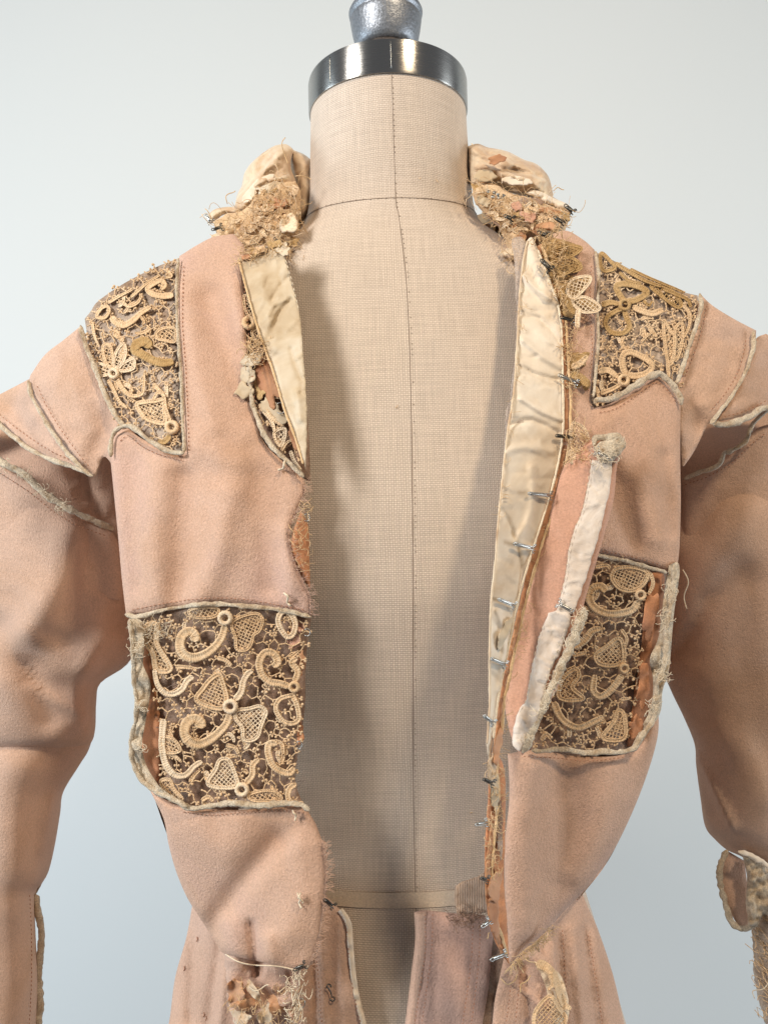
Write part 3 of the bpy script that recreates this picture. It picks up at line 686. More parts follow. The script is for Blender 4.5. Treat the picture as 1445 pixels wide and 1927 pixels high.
# ------------------------------------------------------------------ lace
def tape_motif(m, pts, w0, w1, dfn, off, closed=False, step=1.5, h=.00065, seed=0, rib=4.2):
    q = spl(pts, step, closed); n = len(q)
    t = np.roll(q, -1, 0) - np.roll(q, 1, 0)
    if not closed: t[0] = q[1] - q[0]; t[-1] = q[-1] - q[-2]
    t /= np.linalg.norm(t, axis=1)[:, None] + 1e-9; nn = np.stack([-t[:, 1], t[:, 0]], 1)
    J = np.array([-1, -.82, -.55, -.2, .2, .55, .82, 1]); H = np.array([.2, .95, 1.0, .55, .55, 1.0, .95, .2])
    s = np.arange(n) * step; f = s / max(1, s[-1])
    wd = .93 * (w0 + (w1 - w0) * f) * (1 + .10 * fbm(s, s * 0 + seed, 14, seed))
    if not closed: e = np.minimum(s, s[-1] - s); wd = wd * np.sqrt(np.clip(.25 + e / (w0 * .5), 0, 1))
    rings = []
    for i in range(n):
        r = 1 + .45 * math.sin(2 * math.pi * s[i] / rib)
        xs = q[i, 0] + nn[i, 0] * J * wd[i] / 2 * (1 + .04 * math.sin(s[i] * 2.1)); ys = q[i, 1] + nn[i, 1] * J * wd[i] / 2
        rings.append((xs, ys, H * h * (.62 + .38 * r * (np.abs(J) > .3) + 1.1 * (r - 1) * (np.abs(J) < .9)) + h * .3 * float(fbm(s[i], 0., 5, seed + 3, 1))))
    X = np.array([a[0] for a in rings]); Y = np.array([a[1] for a in rings]); HH = np.array([a[2] for a in rings])
    d = dfn(X.ravel(), Y.ravel()).reshape(X.shape) - off
    top = np.stack(P3(X, Y, d - HH), -1); bot = np.stack(P3(X[:, ::-1][:, [0, -1]], Y[:, ::-1][:, [0, -1]], d[:, ::-1][:, [0, -1]] + .0003), -1)
    R_ = np.concatenate([top, bot], 1)
    m.ring_tube([[tuple(v) for v in r] for r in R_], True, closed)
def leaf_motif(m, pts, dfn, off, w=7, cell=6.2, ang=.5, seed=0, cordr=1.05):
    poly = spl(pts, 4, True)
    tape_motif(m, pts, w, w, dfn, off + .0003, True, seed=seed)
    x0, y0 = poly.min(0) - 5; x1, y1 = poly.max(0) + 5; c = (x0 + x1) / 2, (y0 + y1) / 2; Rr = max(x1 - x0, y1 - y0)
    for a in (ang, ang + math.pi / 2):
        ca, sa = math.cos(a), math.sin(a)
        for k in np.arange(-Rr, Rr, cell * random.uniform(.95, 1.05)):
            tt = np.arange(-Rr, Rr, 2.5); X = c[0] + k * -sa + tt * ca + .5 * np.sin(tt * .8); Y = c[1] + k * ca + tt * sa
            ins = inside(X, Y, poly); run = []
            for i in range(len(tt)):
                if ins[i]: run.append((X[i], Y[i]))
                if (not ins[i] or i == len(tt) - 1) and run:
                    if len(run) > 2:
                        p, d = to3(run, dfn, off); m.tube(p, cordr * d / F * (1 + .25 * np.sin(np.arange(len(p)) * 1.9)), 4)
                    run = []
def ring_motif(m, c, ro, ri, dfn, off):
    n = 26; pts = []; r = (ro + ri) / 2; pr = (ro - ri) / 2
    for i in range(n): t = 2 * math.pi * i / n; pts.append((c[0] + r * math.cos(t), c[1] + r * math.sin(t)))
    p, d = to3(pts, dfn, off + .0008)
    m.tube(p, pr * d / F * (1 + .12 * np.cos(np.arange(n) * math.pi)), 8, closed=True)
def net_motif(m, poly, dfn, off, cell=17, r=1.35, beads=.72, seed=0, jit=.42):
    poly = np.asarray(poly, float); x0, y0 = poly.min(0) - cell; x1, y1 = poly.max(0) + cell
    pts = []
    row = 0
    for y in np.arange(y0, y1, cell * .87):
        for x in np.arange(x0, x1, cell): pts.append(Vector((x + (row % 2) * cell * .5 + random.uniform(-jit, jit) * cell, y + random.uniform(-jit, jit) * cell)))
        row += 1
    vs, es, fs, *_ = delaunay_2d_cdt(pts, [], [], 0, 1e-4)
    cen = []; adj = {}
    for k, f in enumerate(fs):
        a, b, c = [vs[i] for i in f]; cen.append(((a.x + b.x + c.x) / 3, (a.y + b.y + c.y) / 3))
        for i in range(3):
            e = tuple(sorted((f[i], f[(i + 1) % 3]))); adj.setdefault(e, []).append(k)
    cen = np.array(cen); ins = inside(cen[:, 0], cen[:, 1], poly)
    bd = []
    for e, ks in adj.items():
        if len(ks) == 2 and (ins[ks[0]] or ins[ks[1]]) and random.random() < .93:
            a, b = cen[ks[0]], cen[ks[1]]; mid = (a + b) / 2 + rng.uniform(-1.3, 1.3, 2); L = np.hypot(*(b - a))
            if not (ins[ks[0]] and ins[ks[1]]):
                for z in range(3):
                    if not ins[ks[0]]: a = (a + mid) / 2 if not inside(np.array([a[0]]), np.array([a[1]]), poly)[0] else a
                    else: b = (b + mid) / 2 if not inside(np.array([b[0]]), np.array([b[1]]), poly)[0] else b
            q = spl([a, mid, b], 2.5); p, d = to3(q, dfn, off)
            m.tube(p, r * d / F * (1 + .25 * np.sin(np.arange(len(p)) * 2.4)), 5)
            if random.random() < beads:
                nrm = np.array([-(b - a)[1], (b - a)[0]]) / (L + 1e-6); sg = random.choice((-1, 1)); o = mid + nrm * sg * 3.6
                bd.append(o)
                if random.random() < .45: bd.append(mid - nrm * sg * 3.4)
    if bd:
        p, d = to3(np.array(bd), dfn, off + .0003)
        for c, dd in zip(p, d): m.blob(tuple(c), random.uniform(2.2, 3.1) * dd / F, 6, 4, (1, .8, 1))
def lace_set(parent, spec, dfn, off, xf, default=LACE, sc=1.0):
    ox, oy, s = xf
    for it in spec:
        k = it[0]; m = MB(); sd = random.randrange(999)
        mat = default
        if it[-1] in ('P', 'O'): mat = LACE_P if it[-1] == 'P' else LACE_O; it = it[:-1]
        if k == 'ring': ring_motif(m, T([it[1]], ox, oy, s)[0], it[2] / s, it[3] / s, dfn, off + .0008); nm = 'eyelet_ring'
        elif k == 'leaf': leaf_motif(m, T(it[1], ox, oy, s), dfn, off, ang=random.uniform(.2, .9), seed=sd, w=it[2] / s if len(it) > 2 else 6.5); nm = 'mesh_leaf'
        elif k == 'loop': tape_motif(m, T(it[1], ox, oy, s), it[2] / s, it[2] / s, dfn, off + .0004, True, seed=sd); nm = 'lace_loop'
        else: tape_motif(m, T(it[1], ox, oy, s), it[2] / s, it[3] / s, dfn, off + .0006, seed=sd); nm = 'lace_scroll'
        m.build(nm, mat, parent)
def lace_fill(parent, poly, n, dfn, off, seed=0, mat=None):
    r = random.Random(seed); poly = np.asarray(poly, float); x0, y0 = poly.min(0); x1, y1 = poly.max(0); k = 0
    while k < n:
        x, y = r.uniform(x0, x1), r.uniform(y0, y1)
        if not inside(np.array([x]), np.array([y]), poly)[0] or pdist(np.array([x]), np.array([y]), poly, True)[0] < 10: continue
        k += 1; m = MB(); a = r.uniform(0, 6.3); q = [(x, y)]; b = r.uniform(-.5, .5)
        for _ in range(r.randint(3, 5)): a += b; x += 6 * math.cos(a); y += 6 * math.sin(a); q.append((x, y))
        if not inside(np.array([x]), np.array([y]), poly)[0]: continue
        tape_motif(m, q, r.uniform(8, 12), r.uniform(5, 8), dfn, off, seed=k); m.build('lace_sprig', mat or r.choice((LACE, LACE, LACE_P)), parent)
def lace_net(parent, poly, dfn, off, cell=17, **k):
    m = MB(); net_motif(m, poly, dfn, off, cell, **k); return m.build('thread_net', LACE, parent, kind='stuff')

# -- left shoulder inset
shl = outline([(160, 600), (172, 585), (186, 566), (236, 532), (300, 500), (338, 486)], [(338, 486), (332, 560), (338, 700), (344, 858)], [(344, 858), (300, 842), (250, 806), (222, 792)], [(222, 792), (200, 735), (172, 670), (160, 600)])
l1 = lining(shl, GREYNET, .003, 'left shoulder lace inset over grey net', 31)
lace_net(l1, shl, jd, .0055, 20)
lace_fill(l1, shl, 12, jd, 0.0056, 12)
XF = (140, 470, 4.7)
lace_set(l1, [('s', [(880, 400), (780, 410), (690, 390), (650, 345), (700, 300), (765, 275), (800, 310), (770, 350)], 60, 50), ('s', [(330, 590), (370, 640), (440, 665), (520, 625), (590, 560), (680, 505)], 75, 45),
 ('loop', [(200, 590), (240, 520), (290, 500), (310, 540), (270, 600)], 34), ('s', [(880, 990), (780, 1000), (690, 975), (600, 925), (540, 890), (560, 830), (630, 815), (675, 865)], 75, 95, 'O'),
 ('leaf', [(265, 840), (325, 860), (345, 1030), (290, 1010), (255, 900)], 30), ('leaf', [(375, 900), (440, 830), (455, 930), (400, 1040), (350, 1010)], 30, 'P'), ('leaf', [(405, 1030), (520, 965), (525, 1050), (420, 1075)], 28, 'P'), ('leaf', [(200, 1010), (300, 1030), (320, 1090), (230, 1110)], 28, 'P'),
 ('ring', (350, 1095), 52, 18, 'P'), ('s', [(380, 1150), (430, 1230), (500, 1290), (590, 1280), (615, 1220), (620, 1080)], 50, 22), ('leaf', [(555, 1370), (640, 1345), (710, 1340), (790, 1330), (800, 1430), (800, 1530), (700, 1520), (620, 1480)], 42),
 ('s', [(700, 1330), (740, 1265), (790, 1290), (810, 1400), (850, 1510)], 34, 34), ('ring', (865, 1570), 66, 24), ('leaf', [(730, 730), (800, 690), (890, 700), (890, 810), (800, 800), (740, 785)], 30),
 ('s', [(850, 1640), (800, 1700), (740, 1690)], 60, 40, 'O'), ('s', [(300, 470), (420, 400), (520, 350)], 34, 22), ('s', [(500, 420), (560, 370), (640, 300), (760, 220)], 30, 26), ('s', [(420, 450), (480, 500), (560, 470), (600, 400)], 34, 24),
 ('s', [(160, 640), (180, 760), (220, 860)], 34, 22), ('s', [(300, 1150), (340, 1220), (400, 1340), (470, 1400)], 44, 30), ('s', [(590, 590), (620, 640), (600, 660)], 34, 24), ('s', [(820, 180), (860, 230), (800, 250)], 34, 24)], jd, .006, XF)
# -- right shoulder inset
shr = outline([(1120, 474), (1165, 496), (1220, 525), (1280, 548), (1312, 556)], [(1312, 556), (1313, 610), (1298, 665), (1276, 726)], [(1276, 726), (1244, 706), (1215, 712), (1160, 748), (1114, 762)], [(1114, 762), (1112, 740), (1126, 640), (1122, 540), (1120, 474)])
l2 = lining(shr, GREYNET, .003, 'right shoulder lace inset over grey net', 33)
lace_net(l2, shr, jd, .0055, 20)
lace_fill(l2, shr, 10, jd, 0.0056, 10)
XF = (1040, 450, 4.82)
lace_set(l2, [('ring', (650, 597), 58, 26, 'O'), ('ring', (640, 1280), 58, 22), ('loop', [(640, 555), (575, 440), (640, 405), (760, 425), (850, 480), (780, 540), (690, 565)], 62, 'O'), ('loop', [(600, 640), (500, 700), (478, 780), (540, 850), (640, 850), (695, 790), (660, 700), (645, 645)], 48, 'O'),
 ('loop', [(665, 1225), (628, 1130), (640, 1050), (705, 1025), (830, 1080), (895, 1140), (865, 1205), (760, 1240)], 62), ('s', [(440, 600), (520, 575), (600, 590)], 60, 50, 'O'), ('s', [(415, 1200), (500, 1190), (590, 1255)], 70, 50), ('s', [(430, 1400), (540, 1360), (620, 1310)], 50, 40),
 ('s', [(720, 610), (800, 650), (900, 675), (1000, 640)], 58, 60), ('leaf', [(1005, 740), (1060, 830), (1105, 900), (1080, 1110), (1040, 1110), (1010, 900)], 34), ('leaf', [(1105, 830), (1170, 770), (1170, 950), (1110, 1100)], 30), ('s', [(1040, 1120), (1050, 1250)], 44, 34),
 ('leaf', [(890, 430), (1000, 425), (1090, 480), (1165, 590), (1120, 615), (1000, 530)], 36, 'O'), ('loop', [(440, 130), (520, 200), (560, 260), (470, 290), (430, 230)], 40, 'O'), ('s', [(560, 215), (680, 290), (820, 370), (980, 430)], 44, 34, 'O'), ('s', [(600, 300), (680, 370), (800, 400)], 36, 24, 'O'),
 ('s', [(1000, 450), (1120, 500), (1220, 550), (1250, 620)], 44, 34, 'O'), ('s', [(1180, 600), (1240, 680), (1230, 800), (1180, 900)], 40, 26), ('s', [(700, 270), (860, 345), (1040, 420), (1180, 480)], 30, 26, 'O'), ('s', [(800, 930), (850, 880), (910, 840)], 30, 18), ('s', [(820, 560), (870, 600), (900, 560)], 34, 24, 'O')], jd, .006, XF)
# -- lower left inset
lll = outline([(252, 1162), (320, 1145), (450, 1140), (588, 1150)], [(588, 1150), (576, 1240), (574, 1330), (562, 1410), (556, 1470), (572, 1516)], [(572, 1516), (440, 1522), (352, 1520), (300, 1494)], [(300, 1494), (278, 1460), (266, 1350), (268, 1240), (252, 1162)])
l3 = lining(lll, DARKLIN, .002, 'lower left lace inset over brown silk lining', 35)
sheet('side_lining', outline([(256, 1170), (276, 1180), (290, 1260), (300, 1330), (304, 1400), (300, 1480)], [(300, 1480), (282, 1470), (264, 1430)], [(264, 1430), (258, 1330), (262, 1250), (256, 1170)]), jd, ORANGE, l3, off=.0062, wob=.001)
lbody = outline([(274, 1170), (320, 1155), (450, 1146), (580, 1156)], [(580, 1156), (572, 1240), (572, 1300), (564, 1420), (560, 1512)], [(560, 1512), (440, 1516), (352, 1512), (306, 1488)], [(306, 1488), (300, 1400), (292, 1290), (274, 1170)])
lace_net(l3, lbody, jd, .0085, 23)
lace_fill(l3, lbody, 26, jd, 0.0086, 26)
XF = (180, 1080, 3.01)
lace_set(l3, [('s', [(735, 290), (715, 360), (670, 420), (610, 460), (550, 475), (500, 455), (478, 405), (492, 350), (532, 328), (562, 350), (558, 385)], 46, 66), ('ring', (735, 250), 44, 18, 'P'),
 ('leaf', [(785, 265), (850, 235), (915, 225), (947, 258), (930, 320), (895, 350), (882, 400), (850, 432), (800, 425), (793, 360), (772, 300)]), ('leaf', [(530, 210), (600, 190), (690, 195), (690, 232), (640, 250), (560, 245)]),
 ('s', [(762, 790), (742, 850), (692, 905), (640, 945), (585, 965), (535, 950), (505, 905), (515, 850), (555, 822), (592, 840), (590, 875)], 46, 70), ('ring', (765, 750), 44, 17, 'P'),
 ('leaf', [(800, 775), (865, 765), (930, 750), (966, 780), (950, 830), (935, 870), (920, 920), (880, 945), (840, 935), (832, 870), (795, 820)], 24, 'P'), ('leaf', [(572, 710), (610, 650), (650, 600), (700, 572), (722, 620), (742, 700), (725, 760), (640, 752)], 30),
 ('s', [(790, 715), (825, 670), (840, 605), (868, 562), (892, 550)], 44, 36, 'P'), ('ring', (830, 1222), 42, 17, 'P'), ('leaf', [(640, 1170), (680, 1110), (705, 1055), (755, 1055), (790, 1130), (802, 1200), (720, 1212), (650, 1200)], 26, 'P'),
 ('s', [(850, 1190), (888, 1140), (892, 1085), (925, 1050)], 44, 34), ('leaf', [(870, 1252), (950, 1228), (1020, 1235), (1048, 1278), (900, 1285)]), ('s', [(335, 540), (350, 620), (390, 672), (440, 682), (490, 655), (520, 605), (555, 582)], 30, 40, 'P'),
 ('leaf', [(285, 300), (345, 290), (350, 400), (425, 535), (350, 545), (325, 450), (280, 380)], 34), ('s', [(388, 822), (380, 900), (378, 985), (400, 1080), (450, 1138), (510, 1140), (560, 1090), (605, 1062)], 44, 36, 'P'),
 ('leaf', [(380, 930), (440, 935), (480, 1000), (400, 1010)], 22), ('leaf', [(370, 1180), (420, 1168), (445, 1220), (490, 1275), (430, 1275)], 24), ('s', [(1100, 640), (1050, 622), (990, 612), (945, 572), (928, 505), (960, 448), (1010, 455), (1032, 500), (1005, 525)], 44, 50),
 ('ring', (1125, 640), 34, 12), ('loop', [(1108, 690), (1042, 712), (1022, 770), (1060, 830), (1110, 848), (1150, 825), (1145, 760), (1122, 700)], 30), ('s', [(1130, 610), (1145, 550), (1112, 505), (1140, 478)], 44, 36),
 ('loop', [(1060, 215), (1105, 225), (1132, 280), (1120, 340), (1085, 355), (1050, 310), (1035, 260)], 34, 'P'), ('s', [(1030, 960), (985, 965), (978, 1012), (1002, 1080), (1050, 1118), (1100, 1128), (1125, 1095)], 46, 40), ('s', [(1010, 945), (1055, 965), (1062, 1020)], 28, 24),
 ('s', [(1135, 1190), (1098, 1220), (1092, 1272), (1130, 1300), (1180, 1300)], 36, 30), ('s', [(690, 475), (740, 492), (772, 522)], 30, 22), ('s', [(740, 970), (790, 985), (812, 1022)], 30, 22), ('s', [(600, 1285), (640, 1265), (670, 1290)], 30, 26)], jd, .0092, XF)
tangle('frayed_threads', outline([(274, 1170), (310, 1165), (320, 1200)], [(320, 1200), (270, 1205)], [(270, 1205), (274, 1170)]), 50, 22, PALETH, l3, jd, .011, .003, .5)
tangle('silk_wisps', lbody, 110, 40, cloth_mat('grey_wisp', [(.3, (.30, .22, .18)), (.6, (.42, .34, .30))]), l3, jd, .004, .002, .45, .25)
# orange silk remnants behind the lace near the opening
for i, (x, y, w_, h_, a) in enumerate([(556, 1195, 26, 50, .2), (566, 1250, 16, 60, .1), (562, 1180, 22, 24, 1.0), (566, 1380, 12, 40, 0)]):
    scrap('silk_remnant', x, y, w_, h_, a, jd, .0078, SILK_B if i % 2 else WOOL_R, l3, 40 + i, bend=.003)
# -- lower right inset
lrl = outline([(1112, 1046), (1180, 1052), (1252, 1078)], [(1252, 1078), (1250, 1180), (1240, 1280), (1222, 1360), (1190, 1412)], [(1190, 1412), (1100, 1418), (980, 1412)], [(980, 1412), (1020, 1330), (1070, 1220), (1112, 1046)])
l4 = lining(lrl, DARKLIN, .002, 'lower right lace inset over brown lining', 37)
lr_side = outline([(1222, 1080), (1250, 1082), (1240, 1200), (1236, 1300), (1200, 1395), (1180, 1405)], [(1180, 1405), (1190, 1320), (1205, 1220), (1222, 1080)])
sheet('side_lining', lr_side, jd, ORANGE, l4, off=.005, wob=.002, frayed=3)
lrb = outline([(1112, 1050), (1165, 1052), (1225, 1075)], [(1225, 1075), (1212, 1180), (1200, 1300), (1178, 1405)], [(1178, 1405), (1100, 1412), (985, 1408)], [(985, 1408), (1020, 1330), (1070, 1220), (1112, 1050)])
lace_net(l4, lrb, jd, .0085, 23)
lace_fill(l4, lrb, 18, jd, 0.0086, 18)
XF = (860, 780, 2.92)
lace_set(l4, [('leaf', [(848, 885), (875, 848), (960, 840), (1042, 868), (1025, 930), (965, 968), (900, 960), (860, 925)], 24), ('ring', (1005, 992), 32, 14), ('s', [(995, 1025), (962, 1072), (900, 1092), (830, 1095), (765, 1070), (728, 1020), (740, 960), (790, 945), (815, 975)], 44, 48),
 ('s', [(640, 1280), (700, 1240), (740, 1190), (790, 1175)], 46, 36), ('leaf', [(760, 1320), (810, 1282), (880, 1232), (908, 1262), (912, 1350), (860, 1380), (780, 1370)], 26), ('ring', (915, 1395), 30, 12),
 ('s', [(905, 1430), (870, 1482), (825, 1530), (780, 1548), (745, 1510), (755, 1430)], 44, 40), ('leaf', [(580, 1450), (650, 1400), (665, 1440), (630, 1500), (690, 1560), (600, 1570), (555, 1540)], 26), ('s', [(530, 1580), (560, 1650), (605, 1700), (670, 1720), (740, 1692), (800, 1660)], 44, 36),
 ('leaf', [(800, 1770), (860, 1690), (882, 1630), (915, 1650), (922, 1770), (850, 1792)], 26), ('s', [(460, 1790), (490, 1760), (515, 1785)], 34, 24), ('s', [(760, 840), (820, 830), (840, 850)], 26, 20), ('s', [(900, 1180), (930, 1230), (920, 1280)], 22, 18), ('s', [(1060, 870), (1075, 930), (1050, 990)], 26, 20)], jd, .0092, XF)
for i, (x, y, w_, h_, a) in enumerate([(1222, 1160, 30, 90, .15), (1210, 1290, 26, 80, .1), (1196, 1370, 30, 50, .3)]):
    scrap('silk_remnant', x, y, w_, h_, a, jd, .0105, ORANGE, l4, 50 + i, bend=.004)

# ------------------------------------------------------------------ wool fronts
WO = .0095
L1p = outline([(338, 482), (370, 462), (402, 446), (440, 440)], [(440, 440), (462, 470), (458, 520), (462, 600), (468, 690), (474, 750), (494, 826), (530, 866), (572, 902)],
              [(572, 902), (575, 925), (560, 962), (548, 990), (546, 1020), (556, 1060), (572, 1095), (584, 1122), (585, 1160)], [(585, 1160), (540, 1152), (470, 1140), (400, 1136), (340, 1142), (290, 1154), (238, 1158)],
              [(238, 1158), (230, 1090), (222, 1000), (212, 900), (207, 840), (214, 818), (241, 806)], [(241, 806), (262, 822), (300, 842), (346, 856)], [(346, 856), (342, 780), (338, 690), (332, 600), (330, 540), (338, 482)])
f1 = sheet('front_panel', L1p, jd, WOOL, jacket, off=WO, step=7, wob=.0012, wsc=90, seed=2, rnd=.003, rw=5, curl=0, label='upper left wool front')
edge = [(572, 905), (575, 925), (560, 962), (548, 990), (546, 1020), (556, 1060), (572, 1095), (584, 1122), (586, 1155)]
fuzz(f1, [(x - 3, y) for x, y in edge], jd, WO, WOOL, 130, 4, 0, .4)
piping(f1, [(336, 486), (333, 540), (334, 600), (340, 690), (344, 780), (347, 852)], 4.5, .0115, 41)
piping(f1, [(347, 853), (322, 850), (296, 838), (270, 820), (250, 804), (234, 802), (217, 812), (210, 832), (209, 860)], 6.5, .0125, 42)
stitches(f1, [[(346, 500), (344, 600), (350, 700), (354, 780), (356, 850)], [(343, 866), (296, 854), (262, 836), (242, 820), (224, 832)], [(455, 500), (462, 560), (469, 640), (476, 740)], [(250, 1148), (320, 1134), (390, 1126), (460, 1128), (530, 1140), (572, 1148)]], jd, WO + .0008, STITCH)
stitches(f1, [[(478, 745), (490, 800), (512, 840), (545, 878), (566, 900)]], jd, WO + .0008, STITCH)
piping(f1, [(470, 690), (474, 750), (490, 802), (512, 840), (545, 872), (572, 898)], 6.5, .0115, 43)
piping(f1, [(236, 1156), (262, 1160), (310, 1148), (380, 1138), (460, 1140), (540, 1150), (586, 1160)], 6, .0105, 44, wave=2)
threads('thread_loop', [[(535, 1116), (543, 1122), (540, 1134), (546, 1140)], [(536, 868), (534, 880), (524, 884)]], PALETH, f1, 2.2, dfn=jd, off=WO + .003)
# velvet flap down the side of the lower left inset
def flapd(px, py): return jd(px, py) - .014
flp = sheet('velvet_flap', outline([(243, 1164), (268, 1170), (272, 1220), (270, 1250), (284, 1290), (276, 1350), (268, 1400), (276, 1440), (300, 1480)], [(300, 1480), (322, 1498), (300, 1500), (268, 1470), (254, 1440), (246, 1412), (256, 1350), (252, 1290), (248, 1230), (243, 1164)]), jd, VELVET, jacket, off=.013, wob=.006, wsc=26, seed=45, curl=.002, cw=5, label='crushed velvet flap turned out along the left inset')
cord('piping', [(245, 1166), (250, 1220), (252, 1280), (256, 1340), (248, 1400), (254, 1440), (270, 1470), (305, 1494), (330, 1506), (352, 1518)], 6.5, jd, .016, VELVET, flp, seed=46, wave=3)
glints(flp, [(256, 1200), (260, 1300), (266, 1420), (276, 1465)], 5, jd, .019, 10)
fuzz(flp, [(244, 1166), (262, 1168)], jd, .016, PALETH, 16, 12, 1.57, .5)
# lower left front
L2p = outline([(282, 1486), (310, 1504), (350, 1518), (450, 1524), (520, 1516), (572, 1516)], [(572, 1516), (592, 1546), (606, 1580)], *[[(x0 + 3, y0), (x0 - 3, y0 + 5)] for x0, y0 in zip(np.interp(np.arange(1586, 1820, 9), [1586, 1640, 1700, 1762, 1822], [612, 617, 613, 604, 584]), np.arange(1586, 1820, 9))],
              [(580, 1822), (555, 1826), (530, 1822), (500, 1812), (470, 1806), (432, 1798), (415, 1790)], [(415, 1790), (404, 1770), (375, 1725), (352, 1688), (332, 1640), (318, 1590), (308, 1540), (282, 1486)])
f2 = sheet('front_panel', L2p, jd, WOOL, jacket, off=lambda x, y: WO + .012 * np.clip((y - 1560) / 200, 0, 1) * np.clip((x - 400) / 200, 0, 1), step=7, wob=.0012, wsc=90, seed=12, rnd=.003, rw=5, label='lower left wool front with raw pinked edge')
def j2(x, y): return jd(x, y) - .012 * np.clip((y - 1560) / 200, 0, 1) * np.clip((x - 400) / 200, 0, 1)
fuzz(f2, [(605, 1585), (612, 1640), (608, 1700), (599, 1762), (581, 1818)], j2, WO, WOOL, 110, 5, -.6, .45, jit=.5)
piping(f2, [(330, 1508), (360, 1520), (400, 1518), (450, 1512), (500, 1516), (560, 1512), (584, 1524)], 7.5, .013, 47, wave=4)
stitches(f2, [[(345, 1528), (400, 1534), (470, 1528), (530, 1526), (575, 1530)]], jd, WO + .0008, STITCH)
threads('thread_loop', [[(551, 1525), (557, 1532), (555, 1545)], [(560, 1680), (566, 1690), (562, 1702), (567, 1710)], [(566, 1680), (562, 1690), (570, 1700)]], PALETH, f2, 1.8, dfn=j2, off=WO + .004)
threads('basting_thread', [[(425, 1796), (450, 1806), (485, 1815), (520, 1822), (560, 1828)], [(470, 1856), (490, 1862), (505, 1855)]], PALETH, f2, 1.2, dfn=j2, off=WO + .006)
# peplum remains under the lower left front
def pd_(x, y): return jd(x, y) + .0
pep = sheet('torn_peplum', rough(outline([(418, 1788), (470, 1800), (540, 1815), (566, 1822)], [(566, 1822), (562, 1870), (568, 1940)], [(568, 1940), (470, 1945), (430, 1900), (428, 1850), (418, 1788)]), 3, 12, 4), pd_, SKIRT, jacket, off=.008, wob=.006, wsc=26, seed=61, folds=[([(482, 1800), (496, 1880)], 9, -.006), ([(540, 1820), (548, 1870)], 10, -.003)], label='torn pink peplum remains')
for i, (x, y, w_, h_, a, mt) in enumerate([(444, 1868, 34, 44, .2, SILK_B), (462, 1892, 60, 22, -.2, SILK_B), (478, 1866, 40, 18, 1.0, SILK_P), (520, 1890, 36, 50, .1, SILK_B), (500, 1910, 30, 40, .3, SILK_P), (540, 1870, 46, 50, .0, SKIRT), (452, 1912, 40, 30, .5, SILK_P), (556, 1905, 20, 50, .1, SKIRT)]):
    scrap('silk_remnant', x, y, w_, h_, a, pd_, .016 + .0015 * (i % 3), mt, pep, 70 + i, bend=.009, tiltx=.006 * (-1) ** i)
tangle('frayed_threads', outline([(545, 1825), (568, 1825), (572, 1925)], [(572, 1925), (545, 1925)], [(545, 1925), (545, 1825)]), 70, 34, PALETH, pep, pd_, .02, .006, .8)
tangle('frayed_threads', outline([(430, 1850), (560, 1850), (560, 1940)], [(560, 1940), (440, 1940)], [(440, 1940), (430, 1850)]), 60, 30, THREAD, pep, pd_, .02, .006, .6)

# right upper front
R1p = outline([(1040, 440), (1066, 434), (1098, 452), (1118, 470)], [(1118, 470), (1124, 520), (1120, 570), (1122, 640), (1116, 700), (1110, 752), (1118, 768)], [(1118, 768), (1150, 758), (1200, 728), (1226, 710), (1240, 704)], [(1240, 704), (1262, 724), (1280, 754)], [(1280, 754), (1279, 850), (1280, 960), (1274, 1062), (1252, 1074)],
              [(1252, 1074), (1220, 1062), (1170, 1050), (1110, 1040), (1030, 1060)], [(1030, 1060), (1040, 900), (1048, 700), (1046, 560), (1040, 440)])
f3 = sheet('front_panel', R1p, jd, WOOL, jacket, off=WO, step=7, wob=.0012, wsc=90, seed=22, rnd=.003, rw=5, label='upper right wool front')
piping(f3, [(1120, 472), (1126, 520), (1124, 570), (1125, 640), (1120, 700), (1116, 748)], 4, .0115, 51)
piping(f3, [(1118, 760), (1122, 752), (1142, 752), (1168, 742), (1204, 720), (1234, 704), (1252, 712), (1272, 736), (1282, 762)], 8, .0125, 52)
stitches(f3, [[(1112, 500), (1110, 580), (1114, 660), (1106, 740)], [(1128, 776), (1160, 768), (1205, 738), (1236, 720), (1262, 742), (1272, 760)], [(1125, 1036), (1180, 1046), (1246, 1064)]], jd, WO + .0008, STITCH)
piping(f3, [(1118, 1044), (1170, 1054), (1215, 1066), (1254, 1078)], 5.5, .0105, 53)
# velvet flap right
flr = sheet('velvet_flap', outline([(1258, 1064), (1274, 1058), (1278, 1080), (1268, 1150), (1262, 1220), (1258, 1262), (1246, 1300), (1242, 1340), (1218, 1380), (1200, 1408)], [(1200, 1408), (1186, 1412), (1200, 1380), (1224, 1330), (1228, 1280), (1222, 1240), (1238, 1200), (1246, 1140), (1258, 1064)]), jd, VELVET, jacket, off=.014, wob=.007, wsc=28, seed=55, label='crushed velvet flap turned out along the right inset')
cord('piping', [(1266, 1062), (1264, 1120), (1254, 1180), (1250, 1240), (1236, 1290), (1232, 1340), (1208, 1385), (1186, 1412), (1130, 1416), (1060, 1412), (1000, 1412)], 7, jd, .017, VELVET, flr, seed=56, wave=4)
glints(flr, [(1264, 1100), (1252, 1180), (1244, 1280), (1225, 1350)], 10, jd, .022, 8)
threads('loose_thread', [[(1284, 1072), (1292, 1095), (1288, 1120), (1292, 1146)]], PALETH, flr, 1.1, dfn=lambda x, y: .50 + 0 * x)
